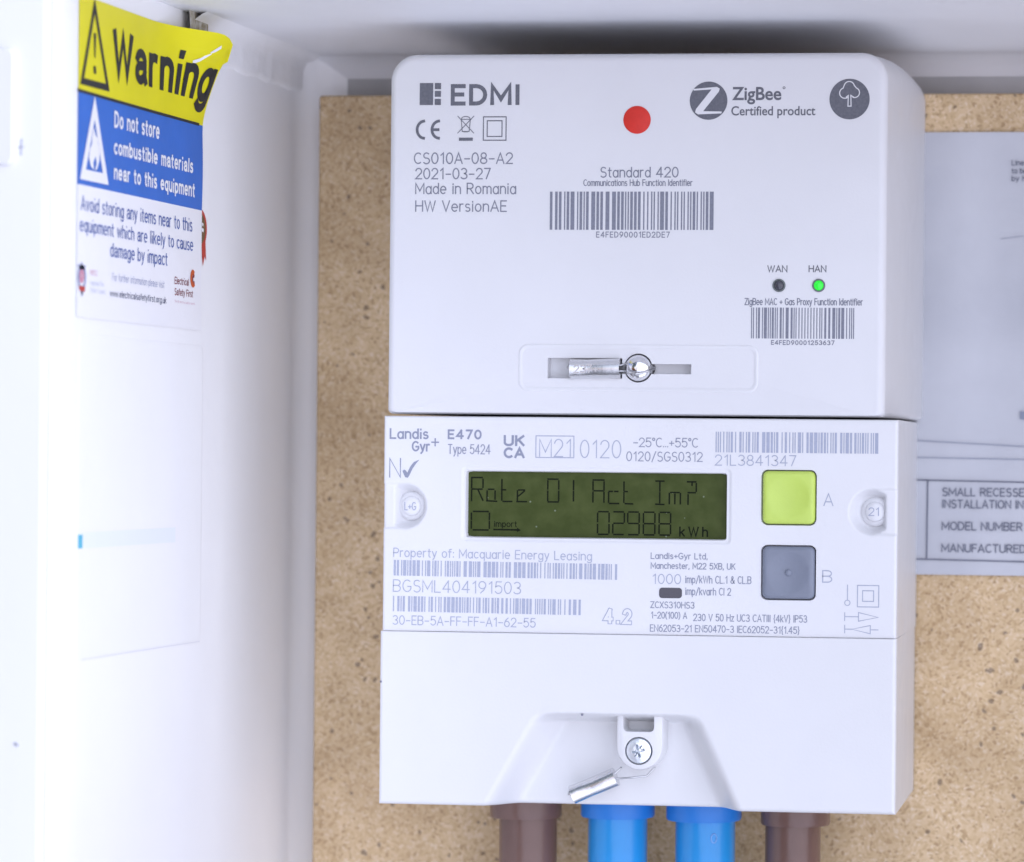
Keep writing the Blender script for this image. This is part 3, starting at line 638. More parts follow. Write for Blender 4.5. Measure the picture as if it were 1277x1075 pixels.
# display
LY = BODY + .0022
mb = MB(); mb.box(lcd[0] + .0001, lcd[1] - .0001, LY, BODY + .0034, lcd[2] + .0001, lcd[3] - .0001); disp = mb.build('display', M['lcd'], body, 'dark olive liquid crystal display')
LF = Face(LY, .00005)
def lcdpx(poly): return [(570 + a / 3.649, 575 + b / 3.649) for a, b in poly]
seg = [
 [(66, 180), (66, 130)], [(66, 122), (66, 74)], [(66, 72), (116, 72)], [(120, 80), (120, 118)], [(70, 126), (116, 126)], [(98, 132), (120, 178)],
 [(146, 126), (172, 126)], [(140, 134), (140, 174)], [(178, 134), (178, 172)], [(138, 180), (186, 182)],
 [(210, 80), (210, 122)], [(210, 130), (210, 176)], [(216, 182), (258, 182)], [(208, 128), (228, 128)],
 [(284, 132), (284, 176)], [(290, 128), (318, 128)], [(318, 132), (290, 156)], [(282, 182), (328, 182)],
 [(428, 76), (476, 76)], [(428, 84), (428, 122)], [(480, 84), (480, 122)], [(428, 132), (428, 176)], [(480, 132), (480, 176)], [(430, 182), (478, 182)],
 [(550, 82), (550, 124)], [(550, 132), (550, 176)],
 [(642, 78), (694, 78)], [(642, 86), (642, 124)], [(694, 86), (694, 124)], [(642, 134), (642, 180)], [(694, 134), (694, 180)], [(648, 128), (690, 128)],
 [(716, 134), (716, 180)], [(718, 130), (734, 130)], [(744, 130), (760, 130)], [(720, 186), (764, 186)],
 [(788, 86), (788, 126)], [(788, 134), (788, 180)], [(794, 186), (830, 187)], [(790, 130), (804, 130)],
 [(938, 80), (976, 80)], [(957, 86), (957, 126)], [(957, 134), (957, 180)], [(938, 187), (977, 188)],
 [(1002, 136), (1002, 184)], [(1028, 140), (1028, 184)], [(1054, 136), (1054, 184)], [(1008, 132), (1048, 132)],
 [(1086, 82), (1126, 82)], [(1128, 90), (1128, 126)], [(1090, 132), (1124, 132)], [(1090, 142), (1090, 186)], [(1108, 86), (1108, 98)],
 [(76, 230), (146, 230)], [(66, 238), (66, 268)], [(66, 276), (66, 308)], [(152, 238), (152, 268)], [(152, 276), (152, 308)], [(76, 316), (146, 316)]]
lines('display_characters', disp, M['lcdseg'], LF, [lcdpx(s) for s in seg], 1.9)
seg = []
for x, s in ((640, 'abcdef'), (712, 'abged'), (782, 'abcfgd'), (856, 'abcdefg'), (930, 'abcdefg')):
    w = 54; y0, ym, y1 = 230, 283, 335
    D_ = dict(a=[(x + 5, y0), (x + w - 5, y0)], b=[(x + w, y0 + 7), (x + w, ym - 6)], c=[(x + w, ym + 6), (x + w, y1 - 7)], d=[(x + 5, y1), (x + w - 5, y1)], e=[(x, ym + 6), (x, y1 - 7)], f=[(x, y0 + 7), (x, ym - 6)], g=[(x + 5, ym), (x + w - 5, ym)])
    seg += [D_[c] for c in s]
lines('display_characters', disp, M['lcdseg'], LF, [lcdpx(s) for s in seg], 1.9)
fills('display_arrow', disp, M['lcdseg'], LF, [lcdpx([(165, 308), (278, 308), (278, 302), (296, 313), (278, 322), (278, 316), (165, 315)])])
stroke_text('display_characters', disp, M['lcdseg'], LF, 'import', 570 + 170 / 3.649, 570 + 276 / 3.649, 575 + 272 / 3.649, 575 + 298 / 3.649, 1.0)
stroke_text('display_characters', disp, M['lcdseg'], LF, 'kWh', 570 + 1014 / 3.649, 570 + 1143 / 3.649, 575 + 300 / 3.649, 575 + 341 / 3.649, 1.9, sp=.45)
# buttons: pillow with a dished centre
def even(pts, n=64):
    p = np.array(pts + [pts[0]]); d = np.r_[0, np.cumsum(np.hypot(*np.diff(p, axis=0).T))]; t = np.linspace(0, d[-1], n, endpoint=False)
    return list(zip(np.interp(t, d, p[:, 0]), np.interp(t, d, p[:, 1])))
def button(b, m, dot, label):
    i_ = .00028; x0, x1, z0, z1 = b[0] + i_, b[1] - i_, b[2] + i_, b[3] - i_; mb = MB(); yf = BODY - .0007; er_ = .0011
    cx, cz, h = (x0 + x1) / 2, (z0 + z1) / 2, (x1 - x0) / 2; rings = [[(x, BODY + .002, z) for x, z in even(rr(x0, x1, z0, z1, .0014, 8))]]
    for k in range(7):
        t = math.pi / 2 * k / 6; q = er_ * (1 - math.cos(t)); rings.append([(x, yf + er_ * (1 - math.sin(t)), z) for x, z in even(rr(x0 + q, x1 - q, z0 + q, z1 - q, max(.0014 - q, .0006), 8))])
    last = [(x - cx, z - cz) for x, _, z in rings[-1]]
    for f_ in (.92, .84, .75, .64, .52, .40, .28, .16, .06):
        # fade from square to round while the dish goes in
        out = []
        for x, z in last:
            rad = math.hypot(x, z); a = min(1, max(0, (.95 - f_) * 2.2)); tr = h * .98; sc = f_ * ((1 - a) + a * tr / rad)
            x2, z2 = x * sc, z * sc; rr_ = math.hypot(x2, z2) / (h * .8); d = .00055 * (1 - rr_ * rr_) if rr_ < 1 else 0.0
            out.append((cx + x2, yf + d, cz + z2))
        rings.append(out)
    mb.loft(rings); o = mb.build('button', m, body, label, sharp=55)
    if dot:
        q = MB(); q.lathe_y(cx, cz, [(.0009 * math.cos(R(a)), yf + .00055 - .00055 * math.sin(R(a))) for a in range(0, 86, 14)], 16); q.build('raised_dot', m, o)
    return o
button(bA, M['green'], False, 'lime green square push button'); button(bB, M['greyb'], True, 'blue-grey square push button with a raised dot')
# screw plugs in the bowls
for (cx, cz), tx, dx in ((lc, 'L+G', 7), (rcn, '21', 3)):
    cx += dx * K; yb = BODY + .0033; q = MB()
    q.lathe_y(cx, cz, [(19 * K, yb + .0005), (18.5 * K, yb - .0004), (17 * K, yb - .0009), (13 * K, yb - .0011), (12 * K, yb - .0016), (10.5 * K, yb - .0019), (4 * K, yb - .00195), (.5 * K, yb - .00195)], 40)
    pl = q.build('screw_plug', M['plastic2'], body, sharp=50)
    pxx, pyy = (512, 631) if tx == 'L+G' else (1090, 638)
    wd = 7.2 if tx == 'L+G' else 6.5
    stroke_text('printed_text', pl, M['laser'], Face(yb - .00197), tx, pxx - wd, pxx + wd, pyy - 4.8, pyy + 4.8, 1.1)
# pulse lamp window
q = rect(822, 733, 850.5, 746, BODY); mb = MB(); mb.loft(slab_rings(*q, .0008, BODY + .0005, BODY - .00015, .0001, n=6, seg=2)); mb.build('pulse_window', M['led_off'], body)
# print
BF = Face(BODY); LS, LD = M['laser'], M['laser_dark']
stroke_text('maker_logo', body, LD, BF, 'Landιs', 487, 536, 534.6, 546.4, 2.2, .22); stroke_text('maker_logo', body, LD, BF, 'Gyr', 514.5, 536.5, 550.6, 562, 2.2, .22)
lines('maker_logo', body, LD, BF, [[(538.5, 551.5), (547.5, 551.5)], [(543, 547), (543, 556)]], 1.7)
stroke_text('printed_text', body, LD, BF, 'E470', 559.5, 601.5, 536.4, 546.6, 2.4, .32)
T = lambda s, a, b, y0, y1, w=1.1, m=LS, sp=.2, rot=0.0: stroke_text('printed_text', body, m, BF, s, a, b, y0, y1, w, sp, rot)
T('Type 5424', 559, 613.7, 554, 565.6, 1.2, LD)
T('UK', 629.5, 654, 543.5, 555, 3.0, LD, .25); T('CA', 629.5, 654, 559, 570, 3.0, LD, .25)
lines('printed_frame', body, LS, BF, [sq(668.5, 543.5, 717.8, 571)], 1.1)
T('M21', 673, 714, 547.3, 569.2, 1.2); T('0120', 723.8, 776, 548.6, 570.6, 1.2)
T('-25°C...+55°C', 790, 873, 546, 557, 1.15, LD, .16); T('0120/SGS0312', 781.5, 879, 563.2, 574.6, 1.15, LD)
barcode(body, LS, BF, 892.4, 1100, 538, 564, 31, 150, groups=.12)
T('21L3841347', 892, 995, 567.2, 580, 1.15)
T('N', 486, 500, 571, 595, 1.5, LD)
fills('tick_mark', body, LD, BF, [[(502, 587.5), (504, 585.5), (506.2, 586.5), (508.3, 589.5), (512, 582), (516.5, 576), (524, 572.6), (519.5, 578), (515, 584.5), (511.5, 592), (509, 596), (505.5, 595.2), (503.5, 591)]])
T('A', 1027.5, 1039, 615.5, 630.5, 1.25); T('B', 1026, 1037.5, 711.5, 726, 1.25)
RT = .006
T('Property of: Macquarie Energy Leasing', 491, 749, 683.3, 694, 1.15, LS, .2, RT)
barcode(body, LS, BF, 491, 782, 697.7, 717.6, 41, 215, RT, .1)
T('BGSML404191503', 490.5, 657, 722.6, 737.4, 1.15, LS, .2, RT)
barcode(body, LS, BF, 490, 735, 742.6, 762.2, 47, 175, RT, .1)
T('30-EB-5A-FF-FF-A1-62-55', 490, 676, 767.3, 778.4, 1.15, LS, .2, RT)
stroke_text('printed_text', body, LS, BF, '4.2', 755, 787, 760.5, 776, 5.8, .55, RT)
stroke_text('printed_text', body, M['plastic2'], Face(BODY, .0001), '4.2', 755, 787, 760.5, 776, 3.6, .55, RT)
T('Landis+Gyr Ltd,', 812, 884.5, 689.3, 696.5, 1.1, LD); T('Manchester, M22 5XB, UK', 812, 920, 701.5, 708.8, 1.1, LD)
T('1000', 813.5, 850, 715.8, 727.6, 1.1); T('imp/kWh CL.1 & CL.B', 855, 939, 718, 726.8, 1.1, LD); T('imp/kvarh Cl 2', 855, 913, 732.8, 741.6, 1.1, LD)
T('ZCXS310HS3', 811.5, 867.5, 750.2, 757.8, 1.05, LD); T('1-20(100) A', 812, 858, 763, 770.8, 1.05, LD)
T('230 V 50 Hz UC3 CATIII {4kV} IP53', 865, 1010, 765.6, 774, 1.05, LD); T('EN62053-21 EN50470-3 IEC62052-31{1.45}', 811, 1002, 779, 787.2, 1.05, LD)
lines('terminal_mark', body, LS, BF, [[(1057, 729.5), (1057, 748.5)], cring(1057, 752, 3.4, 16)], 1.0)
lines('double_square_mark', body, LS, BF, [sq(1069.5, 730, 1096.5, 757), sq(1076, 736.6, 1090, 750)], 1.1)
lines('flow_mark', body, LS, BF, [[(1053.5, 764), (1053.5, 774)], [(1053.5, 769), (1071, 769)], [(1071, 763.6), (1096, 769.4), (1071, 774.6), (1071, 763.6)]], 1.0)
lines('flow_mark', body, LS, BF, [[(1053.5, 779.5), (1053.5, 789.5)], [(1053.5, 784.6), (1063, 784.6)], [(1086, 779.6), (1062.5, 784.6), (1086, 790), (1086, 779.6)], [(1086, 785), (1096, 785)]], 1.0)

# ---- terminal cover
KC = mpp(COVER)
cX0, cX1, cZ0, cZ1 = rect(472.5, 791, 1117, 1009, COVER); cZ1 = bZ0 - .00006; cZ0 = onY(795, 1009.5, COVER)[1]
zt = onY(770, 889, COVER)[1]
TLx, TRx = onY(667, 890, COVER)[0], onY(873, 892, COVER)[0]; BLx, BRx = onY(600, 1004, COVER)[0], onY(926, 1012, COVER)[0]
def cover_depth(X, Z):
    t = (zt - Z) / (zt - cZ0); xl = TLx + (BLx - TLx) * t; xr = TRx + (BRx - TRx) * t
    return .0098 * smooth((X - xl) / (42 * KC)) * smooth((xr - X) / (40 * KC)) * smooth((zt - Z) / (16 * KC))
ex = [(BLx - .001, TLx + 44 * KC, .0005), (TRx - 50 * KC, BRx + .001, .0005)]; ez = [(cZ0 + .0013, zt - .0045, .0006), (zt - .0044, zt + .0006, .00028)]
xbr2 = onY(1140, 900, BOARD)[0]
cover = case('terminal_cover', cX0, cX1, cZ0, cZ1, COVER, cX0 + .003, xbr2, cover_depth, ex, ez, .0010, M['cover'], 'blank white lower cover with a wedge-shaped recess', (.0012, .0002))
FLOOR = COVER + .0098
# lug with screw
lx0, lx1, lzb, lz1 = rect(769.5, 892, 827, 960, COVER + .003); lr = (lx1 - lx0) / 2; lcx = (lx0 + lx1) / 2; lcz = lzb + lr
def lug_out(ins, y): return [(lx1 - ins, y, lz1), (lx0 + ins, y, lz1)] + [(lcx + (lr - ins) * math.cos(R(a)), y, lcz + (lr - ins) * math.sin(R(a))) for a in range(180, 361, 10)]
LUGF = COVER + .0022
mb = MB(); mb.loft([lug_out(0, FLOOR + .001), lug_out(0, LUGF + .0006), lug_out(.0002, LUGF + .0002), lug_out(.0006, LUGF)])
hole = rect(778, 899, 816.5, 912.5, COVER + .003); c = MB(); c.loft([[(x, y, z) for x, z in rr(hole[0], hole[1], hole[2], hole[3] + .002, .0012, 6)] for y in (LUGF - .01, FLOOR - .0006)])
sxx, szz = onY(796.5, 936.5, LUGF); c4 = MB(); c4.lathe_y(sxx, szz, [(.0036, LUGF + .002), (.0036, LUGF - .01)], 36, True, True)
me = boolean(mb.mesh('lug'), [c.mesh('h')]); me = boolean(me, [c4.mesh('h2')]); me.set_sharp_from_angle(angle=R(35))
lug = link('screw_lug', me, M['cover'], cover)
mb = MB(); mb.lathe_y(sxx, szz, [(.0033, LUGF + .0025), (.0033, LUGF + .0004), (.0031, LUGF), (.0026, LUGF - .0003), (.0012, LUGF - .00045), (.0002, LUGF - .00045)], 36)
def cross_cut(rot, w):
    cc = MB(); ca, sa = math.cos(rot), math.sin(rot); L_ = .0021
    base = [(-L_, -w), (L_, -w), (L_, w), (-L_, w)]
    cc.loft([[(sxx + a * ca - b * sa, y, szz + a * sa + b * ca) for a, b in [(a * s_, b * s_) for a, b in base]] for y, s_ in ((LUGF - .002, 1.1), (LUGF + .0016, .45))]); return cc.mesh('x')
me = mb.mesh('screw'); me = boolean(recalc(me), [cross_cut(.25, .00042)]); me = boolean(me, [cross_cut(.25 + math.pi / 2, .00042)]); me = boolean(me, [cross_cut(.25 + math.pi / 4, .00022)])
me.set_sharp_from_angle(angle=R(30)); link('screw', me, M['zinc'], lug)
for px_, py_ in ((725.5, 891.5), (474.8, 850)):
    x, z = onY(px_, py_, COVER); mb = MB(); mb.lathe_y(x, z, [(.00032, COVER + .0006), (.00026, COVER - .00005)], 10); mb.build('dirt_speck', M['print_soft'], cover)

# ================================================================== THINGS ON THE METER
x, z = onY(794.5, 149.5, HUB); mb = MB(); mb.lathe_y(x, z, [(.00355, HUB - .00002), (.00355, HUB - .00012), (.00345, HUB - .00016)], 64)
o = mb.build('dot_sticker', M['red'], None, sharp=40); o['label'] = 'round red dot sticker on the upper white cover'; o['category'] = 'sticker'

def security_seal(p0, p1, half, y, label, wires, tuft, marks):
    a = Vector((p0[0], y, p0[1])); b = Vector((p1[0], y, p1[1])); d = (b - a).normalized(); s = d.cross(Vector((0, 1, 0))).normalized(); nrm = Vector((0, -1, 0))
    r_ = root('wire_seal', (a + b) / 2, label, 'wire seal', 'crimped wire seals on the meter')
    rings = []; L_ = (b - a).length
    for k in range(15):
        t = k / 14; sq_ = 1.0 - .04 * math.exp(-((t - .35) / .22) ** 2) + (.03 if k in (0, 14) else 0); fl = .95 - .06 * math.exp(-((t - .35) / .25) ** 2)
        rings.append([a + d * L_ * t + s * half * sq_ * math.copysign(abs(math.cos(q)) ** .92, math.cos(q)) + nrm * half * fl * math.copysign(abs(math.sin(q)) ** .92, math.sin(q)) for q in [2 * math.pi * i / 24 for i in range(24)]])
    mb = MB(); mb.loft(rings); f = mb.build('ferrule', M['alloy'], r_, sharp=50)
    # stamped characters on the crimp
    if marks:
        mb = MB(); k2 = L_ * .10; x = L_ * .10
        for c in marks:
            w, st = GL[c]
            for i, q in enumerate(st): ribbon(mb, [(x + u * half * .9, v * half * .75 - half * .38) for u, v in q], half * .13, lambda u, v, l: tuple(a + d * u + s * v * (-1 if s.z < 0 else 1) + nrm * (half * .93 + 4e-5 + l)), i * 3e-6)
            x += L_ * .13
        mb.build('stamped_marks', M['wire'], f)
    for w_ in wires:
        mb = MB(); base = [Vector(q) for q in w_]; pts = []
        for i in range(len(base) - 1):
            for k in range(6): pts.append(base[i].lerp(base[i + 1], k / 6))
        pts.append(base[-1]); mb.tube(pts, .00024, 8); mb.build('wire', M['wire'], r_)
    mb = MB(); rd = random.Random(9)
    for k in range(5):
        o_ = s * rd.uniform(-.45, .45) * half + nrm * rd.uniform(-.3, .4) * half
        mb.tube([a + o_ + d * .001, a + o_ * 1.1 - d * rd.uniform(.0005, .0012)], .00028, 6)
    mb.build('wire_end', M['wire'], r_)
    return r_
YS = HUB - .0005
p0, p1 = onY(712, 460.5, YS), onY(774, 459.5, YS); a_ = onY(784, 459, YS); b_ = onY(810, 462, YS); c_ = onY(815, 459.5, YS)
yo = HUB - .0026
security_seal(p0, p1, .00255, YS, 'short crimped metal wire seal lying in the upper cover slot beside a dome', [
    [(p1[0] - .001, YS, p1[1] + .0006), (a_[0], YS - .0004, a_[1] + .0012), (dm[0] - .0018, yo + .0002, dm[1] - .0008), (dm[0], yo - .0006, dm[1] - .0016), (b_[0], YS - .0008, b_[1] - .0002), (c_[0], YS + .002, c_[1])],
    [(p1[0] - .001, YS, p1[1] - .0006), (a_[0], YS - .0003, a_[1] - .0008), (dm[0] - .001, yo + .0001, dm[1] - .0022), (dm[0] + .0012, yo, dm[1] - .0016), (b_[0], YS - .0004, b_[1] + .0004), (c_[0], YS + .002, c_[1] + .0004)]], True, '237+')
YL = COVER + .0046
p0, p1 = onY(714, 991, YL), onY(768, 968.5, YL); a_ = onY(774, 957, YL); b_ = onY(790, 969.5, YL); c_ = onY(806, 968, YL); e_ = onY(816, 957, YL)
security_seal(p0, p1, .0024, YL, 'slanted crimped metal wire seal hanging under the cross-head screw lug', [
    [(p1[0] - .001, YL, p1[1]), (a_[0], YL + .001, a_[1])], [(p1[0] - .001, YL, p1[1] - .0006), (b_[0], YL, b_[1]), (c_[0], YL + .0006, c_[1]), (e_[0], YL + .001, e_[1])]], True, '')

# ================================================================== CABLES
def cable(cxa, cxb, cyt, cyb, txa, txb, col, colc, label, group):
    YC = -.045; k = mpp(YC); xc = onY((txa + txb) / 2, cyb, YC)[0]; xm = onY((cxa + cxb) / 2, cyb, YC)[0]
    zt_ = onY((cxa + cxb) / 2, cyt, YC)[1]; zb = onY((cxa + cxb) / 2, cyb, YC)[1]; rc_ = (cxb - cxa) / 2 * k; rt = (txb - txa) / 2 * k
    r_ = root('cable', (xc, YC, ZF), label, 'cable', group)
    mb = MB(); mb.tube([(xc, YC, zb + .004), (xc, YC, zb - .05), (xc + .001, YC + .001, zb - .15), (xc, YC + .002, ZF)], rt, 40); s_ = mb.build('sleeve', col, r_, sharp=60)
    mb = MB(); n = 40
    rings = [[(xm + r * math.cos(2 * math.pi * i / n), YC + r * math.sin(2 * math.pi * i / n), z) for i in range(n)] for r, z in ((rt * .9, zb - .0002), (rc_ * .97, zb), (rc_, zb + .0006), (rc_ * .995, zt_), (rc_ * .99, zt_ + .012))]
    mb.loft(rings); mb.build('collar', colc, r_, sharp=40)
    return r_, xc, YC, rt
G1, G2 = 'brown sleeved cables below the meter', 'blue sleeved cables below the meter'
cable(610, 701.5, 1004, 1018.5, 622, 695.5, M['brown'], M['brown'], 'brown sleeved cable leaving the meter beneath the slanted wire seal', G1)
cable(723.5, 817.5, 1004, 1018, 733, 808, M['blue'], M['bluec'], 'plain blue sleeved cable beside the brown cable near the slanted wire seal', G2)
r_, xc, yc, rt = cable(830, 925.5, 1007, 1022, 842, 917.5, M['blue'], M['bluec'], 'blue sleeved cable with a small pale ring mark on it', G2)
cable(948, 1036, 1014, 1028, 954, 1024, M['brown'], M['brown'], 'brown sleeved cable next to the blue cable with the ring mark', G1)
x, z = onY(889.5, 1046, yc - rt); ang = math.asin(max(-.95, min(.95, (x - xc) / rt))); mb = MB(); rg = []
for k in range(17):
    t = 2 * math.pi * k / 16; a2 = ang + .00075 * math.cos(t) / rt; rg.append((xc + (rt + .00003) * math.sin(a2), yc - (rt + .00003) * math.cos(a2), z + .0012 * math.sin(t)))
mb.tube(rg, .0002, 6); mb.build('ring_mark', mat('scuffed_blue', s2l((120, 170, 225)), .5), r_)

# ================================================================== STICKERS ON THE SIDE WALL
SL, SR = onX(95, 300, WX)[0], onX(250.5, 300, WX)[0]         # depth of left and right edges
def zleft(py): return onX(95, py, WX)[1]
zTop, zYB, zBW, zBot = zleft(-9), zleft(111.5), zleft(229), zleft(395)
stk = root('warning_sticker', (WX, SL, zBot), 'yellow, blue and white warning sticker peeling at its top corner', 'sticker')
SWd = SR - SL
def wallpt(y, z, lift):
    """sticker sheet on the wall; its top inner corner has come loose and curls outward"""
    a = (y - SL) / SWd; t = max(0.0, (z - zYB) / (zTop - zYB)); u = min(1, max(0, (a - .58) / .42)); w = u * u * (3 - 2 * u) * .6 + u * .4
    c = .0085 * (t ** 1.4) * w
    ra = min(1, max(0, (a - .70) / .2)); rz = ra * min(1, max(0, (z - (ZC - .0125)) / .002)); lift += .0019 * rz * rz * (3 - 2 * rz)
    wr = .00025 * math.sin(a * 9 + z * 160) * max(0, a - .4)
    return (WX + .0002 + c + max(0, wr) + lift, y - c * .12, z)
def sheet_patch(name, z0, z1, m, lift, ny=30, nz=30, y0=None, y1=None, cut=False):
    y0 = SL if y0 is None else y0; y1 = SR if y1 is None else y1; mb = MB(); V = []
    for j in range(nz + 1):
        for i in range(ny + 1):
            yy = y0 + (y1 - y0) * i / ny; zz = z0 + (z1 - z0) * j / nz
            if cut:   # rounded loose corner
                fr = (yy - (y1 - .012)) / .012
                if fr > 0: zz = z0 + (z1 - z0 - .006 * (1 - math.sqrt(max(0, 1 - fr * fr)))) * j / nz
            V.append(wallpt(yy, zz, lift))
    mb.add(V, [(j * (ny + 1) + i, j * (ny + 1) + i + 1, (j + 1) * (ny + 1) + i + 1, (j + 1) * (ny + 1) + i) for j in range(nz) for i in range(ny)])
    return mb.build(name, m, stk)
pw = sheet_patch('white_panel', zBot, zBW, M['swhite'], 0); pb = sheet_patch('blue_panel', zBW, zYB, M['sblue'], 0); py = sheet_patch('yellow_panel', zYB, zTop, M['yellow'], 0, cut=True)
def wall_px(px, py_): return onX(px, py_, WX + .0003)
def wtext(parent, m, s, x0, y_base0, x1, cap_left, offset=0.0):
    """s from photo x0 (baseline y_base0) to x1; cap_left = cap height in pixels at x0"""
    ya, za = wall_px(x0, y_base0); yb2, _ = wall_px(x1, y_base0); zc = wall_px(x0, y_base0 - cap_left)[1] - za
    mb = MB(); th = .105 + offset * 4; s = s.replace('a', 'α').replace('i', 'ι'); sp = .13 + th * .85; tw = text_width(s, sp) + th; x = th / 2; i = 0
    for c in s:
        w, st = GL[c]
        for q in st:
            ribbon(mb, [(x + a, th / 2 * .9 + b * (1 - th * .9)) for a, b in q], th, lambda a, b, l: wallpt(ya + a / tw * (yb2 - ya), za + b * zc, .00012 + l), (i % 7) * 3e-6); i += 1
        x += w + sp
    return mb.build('printed_text', m, parent)
def wlines(parent, m, name, polys, t, fill=False, lift=.00012):
    mb = MB()
    for i, pl in enumerate(polys):
        q = [wall_px(*p) for p in pl]
        if fill: mb.add([wallpt(a, b, lift) for a, b in q], [tuple(range(len(q)))], True)
        else: ribbon(mb, q, t, lambda a, b, l: wallpt(a, b, lift + l), i * 3e-6)
    return mb.build(name, m, parent)
wlines(py, M['black'], 'dividing_line', [[(97.5, 112.2), (140, 124.6), (190, 139), (248, 155.2)]], .0007)
wlines(py, M['swhite'], 'tear', [[(240.5, 60), (235.5, 67), (233, 75), (228.5, 77.5)]], .0009)
wlines(py, M['black'], 'warning_triangle', [[(118.3, 7), (102.5, 101), (134.5, 109.5), (118.3, 7)]], .0016)
wlines(py, M['black'], 'warning_triangle', [[(102, 98), (134, 106), (135, 111), (101.5, 102.3)]], 0, True, .00015)
wlines(py, M['black'], 'warning_triangle', [[(117, 41), (120, 42), (119, 72), (117.8, 72)], [(116.8, 82), (119.8, 83), (120, 91), (118.4, 93), (116.8, 90)]], 0, True)
wtext(py, M['black'], 'Warning', 140.5, 94.5, 252, 60, .022)
wlines(pb, M['swhite'], 'flame_triangle', [[(118.2, 134.5), (103.4, 217.2), (131.8, 223.4), (118.2, 134.5)]], .0025)
wlines(pb, M['swhite'], 'flame', [[(117, 159), (119, 168), (121.5, 172), (122.5, 180), (124.5, 186), (124, 200), (121, 211), (118.5, 212.5), (120.5, 203), (119, 195), (116.3, 203), (117, 212), (113, 207), (111, 196), (112, 186), (114.5, 180), (115, 170)]], 0, True)
wtext(pb, M['swhite'], 'Do not store', 142.5, 158.8, 199, 21, .02)
wtext(pb, M['swhite'], 'combustible materials', 142, 192, 240.5, 19, .02)
wtext(pb, M['swhite'], 'near to this equipment', 142, 223.5, 243, 19, .02)
wtext(pw, M['stext'], 'Avoid storing any items near to this', 101, 262, 240, 18.5, .0)
wtext(pw, M['stext'], 'equipment which are likely to cause', 99.5, 288, 241, 17.5, .0)
wtext(pw, M['stext'], 'damage by impact', 137.5, 320, 208.5, 17.5, .0)
wtext(pw, M['spale'], 'For further information please visit', 140, 350, 205, 9.5, -.006)
wtext(pw, M['sdark'], 'www.electricalsafetyfirst.org.uk', 137, 369.5, 207.5, 8.5, .0)
wtext(pw, M['maroon'], 'Electrical', 217.5, 354, 235, 9, .004); wtext(pw, M['maroon'], 'Safety First', 217.5, 368, 240, 9, .004)
wtext(pw, M['pink'], 'The UK electrical safety experts', 217.5, 377, 242.5, 3, -.01)
wlines(pw, M['orange'], 'swirl_mark', [cring(240.4, 347.5, 2.3, 16, 60, 300, 8)], .0013); wlines(pw, M['maroon'], 'swirl_mark', [cring(241.2, 348.5, 1.2, 14, 60, 300, 4.5)], .0008)
wtext(pw, M['pink'], 'NFCC', 112.5, 343, 121.5, 6.5, .0); wtext(pw, M['spale'], 'National Fire', 112.5, 355.5, 129.5, 6.0, -.012); wtext(pw, M['spale'], 'Chiefs Council', 112.5, 364.5, 131.5, 6.0, -.012)
wlines(pw, M['spale'], 'crest', [cring(102.2, 346, 4.4, 24, 0, 360, 14)], .0009); wlines(pw, M['spale'], 'crest', [[(102, 326), (103.6, 332), (107.2, 331), (105, 337), (99, 336), (97, 329), (100.6, 331)]], 0, True)
wlines(pw, M['badge_red'], 'crest', [[(98.4, 356), (106, 357.5), (105.6, 364), (98.8, 362)]], 0, True, .00016); wlines(pw, M['pink'], 'crest', [cring(102, 344, 1.8, 14, 0, 360, 6)], .0012)
wlines(pw, M['sdark'], 'crest', [[(100.6, 363), (104, 364), (102.4, 370)]], 0, True)
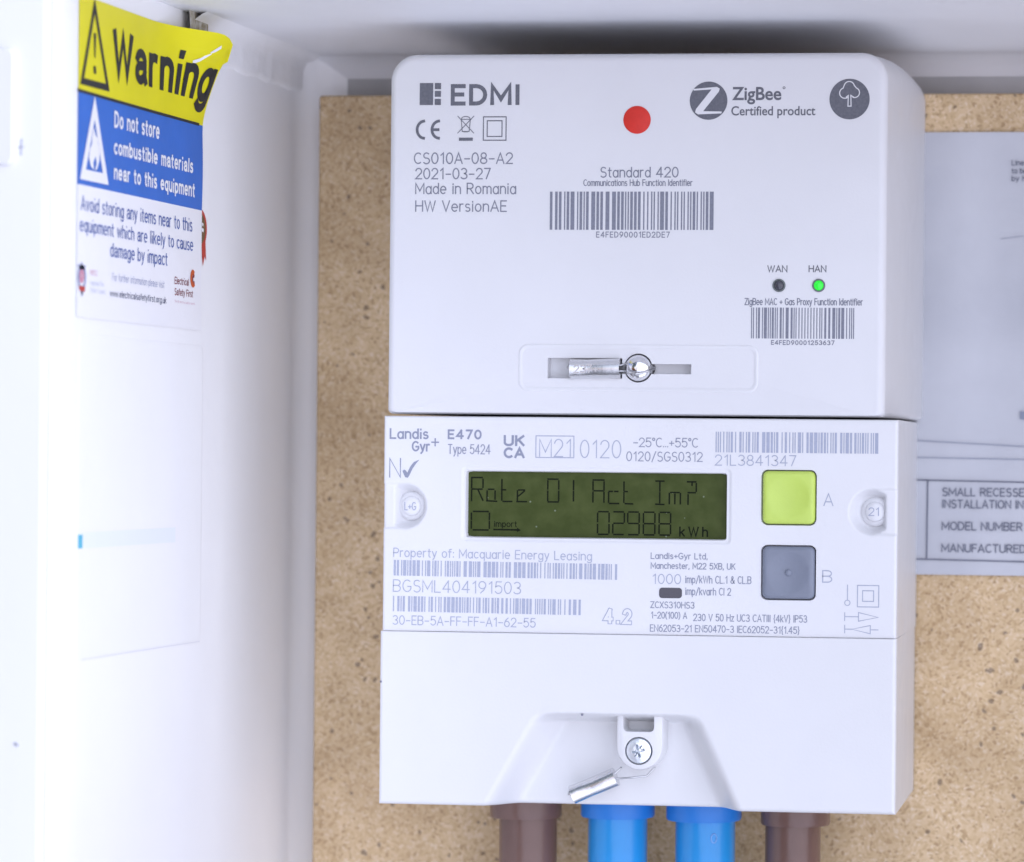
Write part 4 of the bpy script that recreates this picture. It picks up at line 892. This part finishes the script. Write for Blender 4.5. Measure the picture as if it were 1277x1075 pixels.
# round rosette sticker half hidden under the warning sticker
ym_, zm_ = onX(249, 285, WX); rad = abs(onX(249, 260, WX)[1] - zm_)
bd = root('rosette_sticker', (WX, ym_, zm_ - rad), 'small round red and gold rosette sticker half under the warning sticker', 'sticker')
def wdisc(r, lift, name, m, par):
    mb = MB(); mb.add([(WX + lift, ym_ + r * math.cos(2 * math.pi * k / 48) * 1.12, zm_ + r * math.sin(2 * math.pi * k / 48)) for k in range(48)], [tuple(range(48))], True); return mb.build(name, m, par)
rim = wdisc(rad, .00006, 'rim', M['badge_red'], bd); wdisc(rad * .78, .00010, 'centre', M['badge_gold'], bd)
mb = MB(); mb.add([(WX + .00014, ym_ + a * rad, zm_ + b * rad) for a, b in ((.25, -.8), (.85, -.55), (1.0, -1.55), (.75, -1.35), (.5, -1.85), (.35, -1.4))], [tuple(range(6))], True); mb.build('ribbon_tail', M['badge_red'], bd)
mb = MB(); mb.add([(WX + .00014, ym_ + a * rad, zm_ + b * rad) for a, b in ((.3, .18), (.5, .14), (.5, .28), (.3, .32))] + [(WX + .00014, ym_ + a * rad, zm_ + b * rad) for a, b in ((.28, -.12), (.55, -.16), (.55, .02), (.28, .06))], [(0, 1, 2, 3), (4, 5, 6, 7)], True); mb.build('print_mark', M['swhite'], bd)

# clear sleeve left on the wall
zs0, zs1 = onX(97, 826, WX)[1], onX(97, 415, WX)[1]; ys0, ys1 = onX(96, 600, WX)[0], onX(252, 600, WX)[0]
slv = root('document_sleeve', (WX, ys0, zs0), 'faint clear plastic sleeve with pale aqua stripe stuck to side wall', 'plastic sleeve')
mb = MB(); mb.loft([[(WX + l, a, b) for a, b in rr(ys0 + i_, ys1 - i_, zs0 + i_, zs1 - i_, .002, 4)] for l, i_ in ((.0000, 0), (.00004, .0002), (.0001, .0012))], False); mb.build('sheet', M['sheetw'], slv)
def wstrip(name, m, x0, x1, ya, yb2, lift):
    a, z0 = onX(x0, ya, WX); b, _ = onX(x1, ya, WX); z1 = onX(x0, yb2, WX)[1]; mb = MB(); mb.box(WX + lift - .00004, WX + lift, a, b, z1, z0); return mb.build(name, m, slv)
wstrip('aqua_stripe', M['aqua'], 102, 218, 664, 684, .00016); wstrip('stripe_end', M['aqua2'], 96.8, 102, 667, 684, .0002)
wstrip('pocket_edge', M['hairline'], 101, 248, 822, 823.2, .0002)
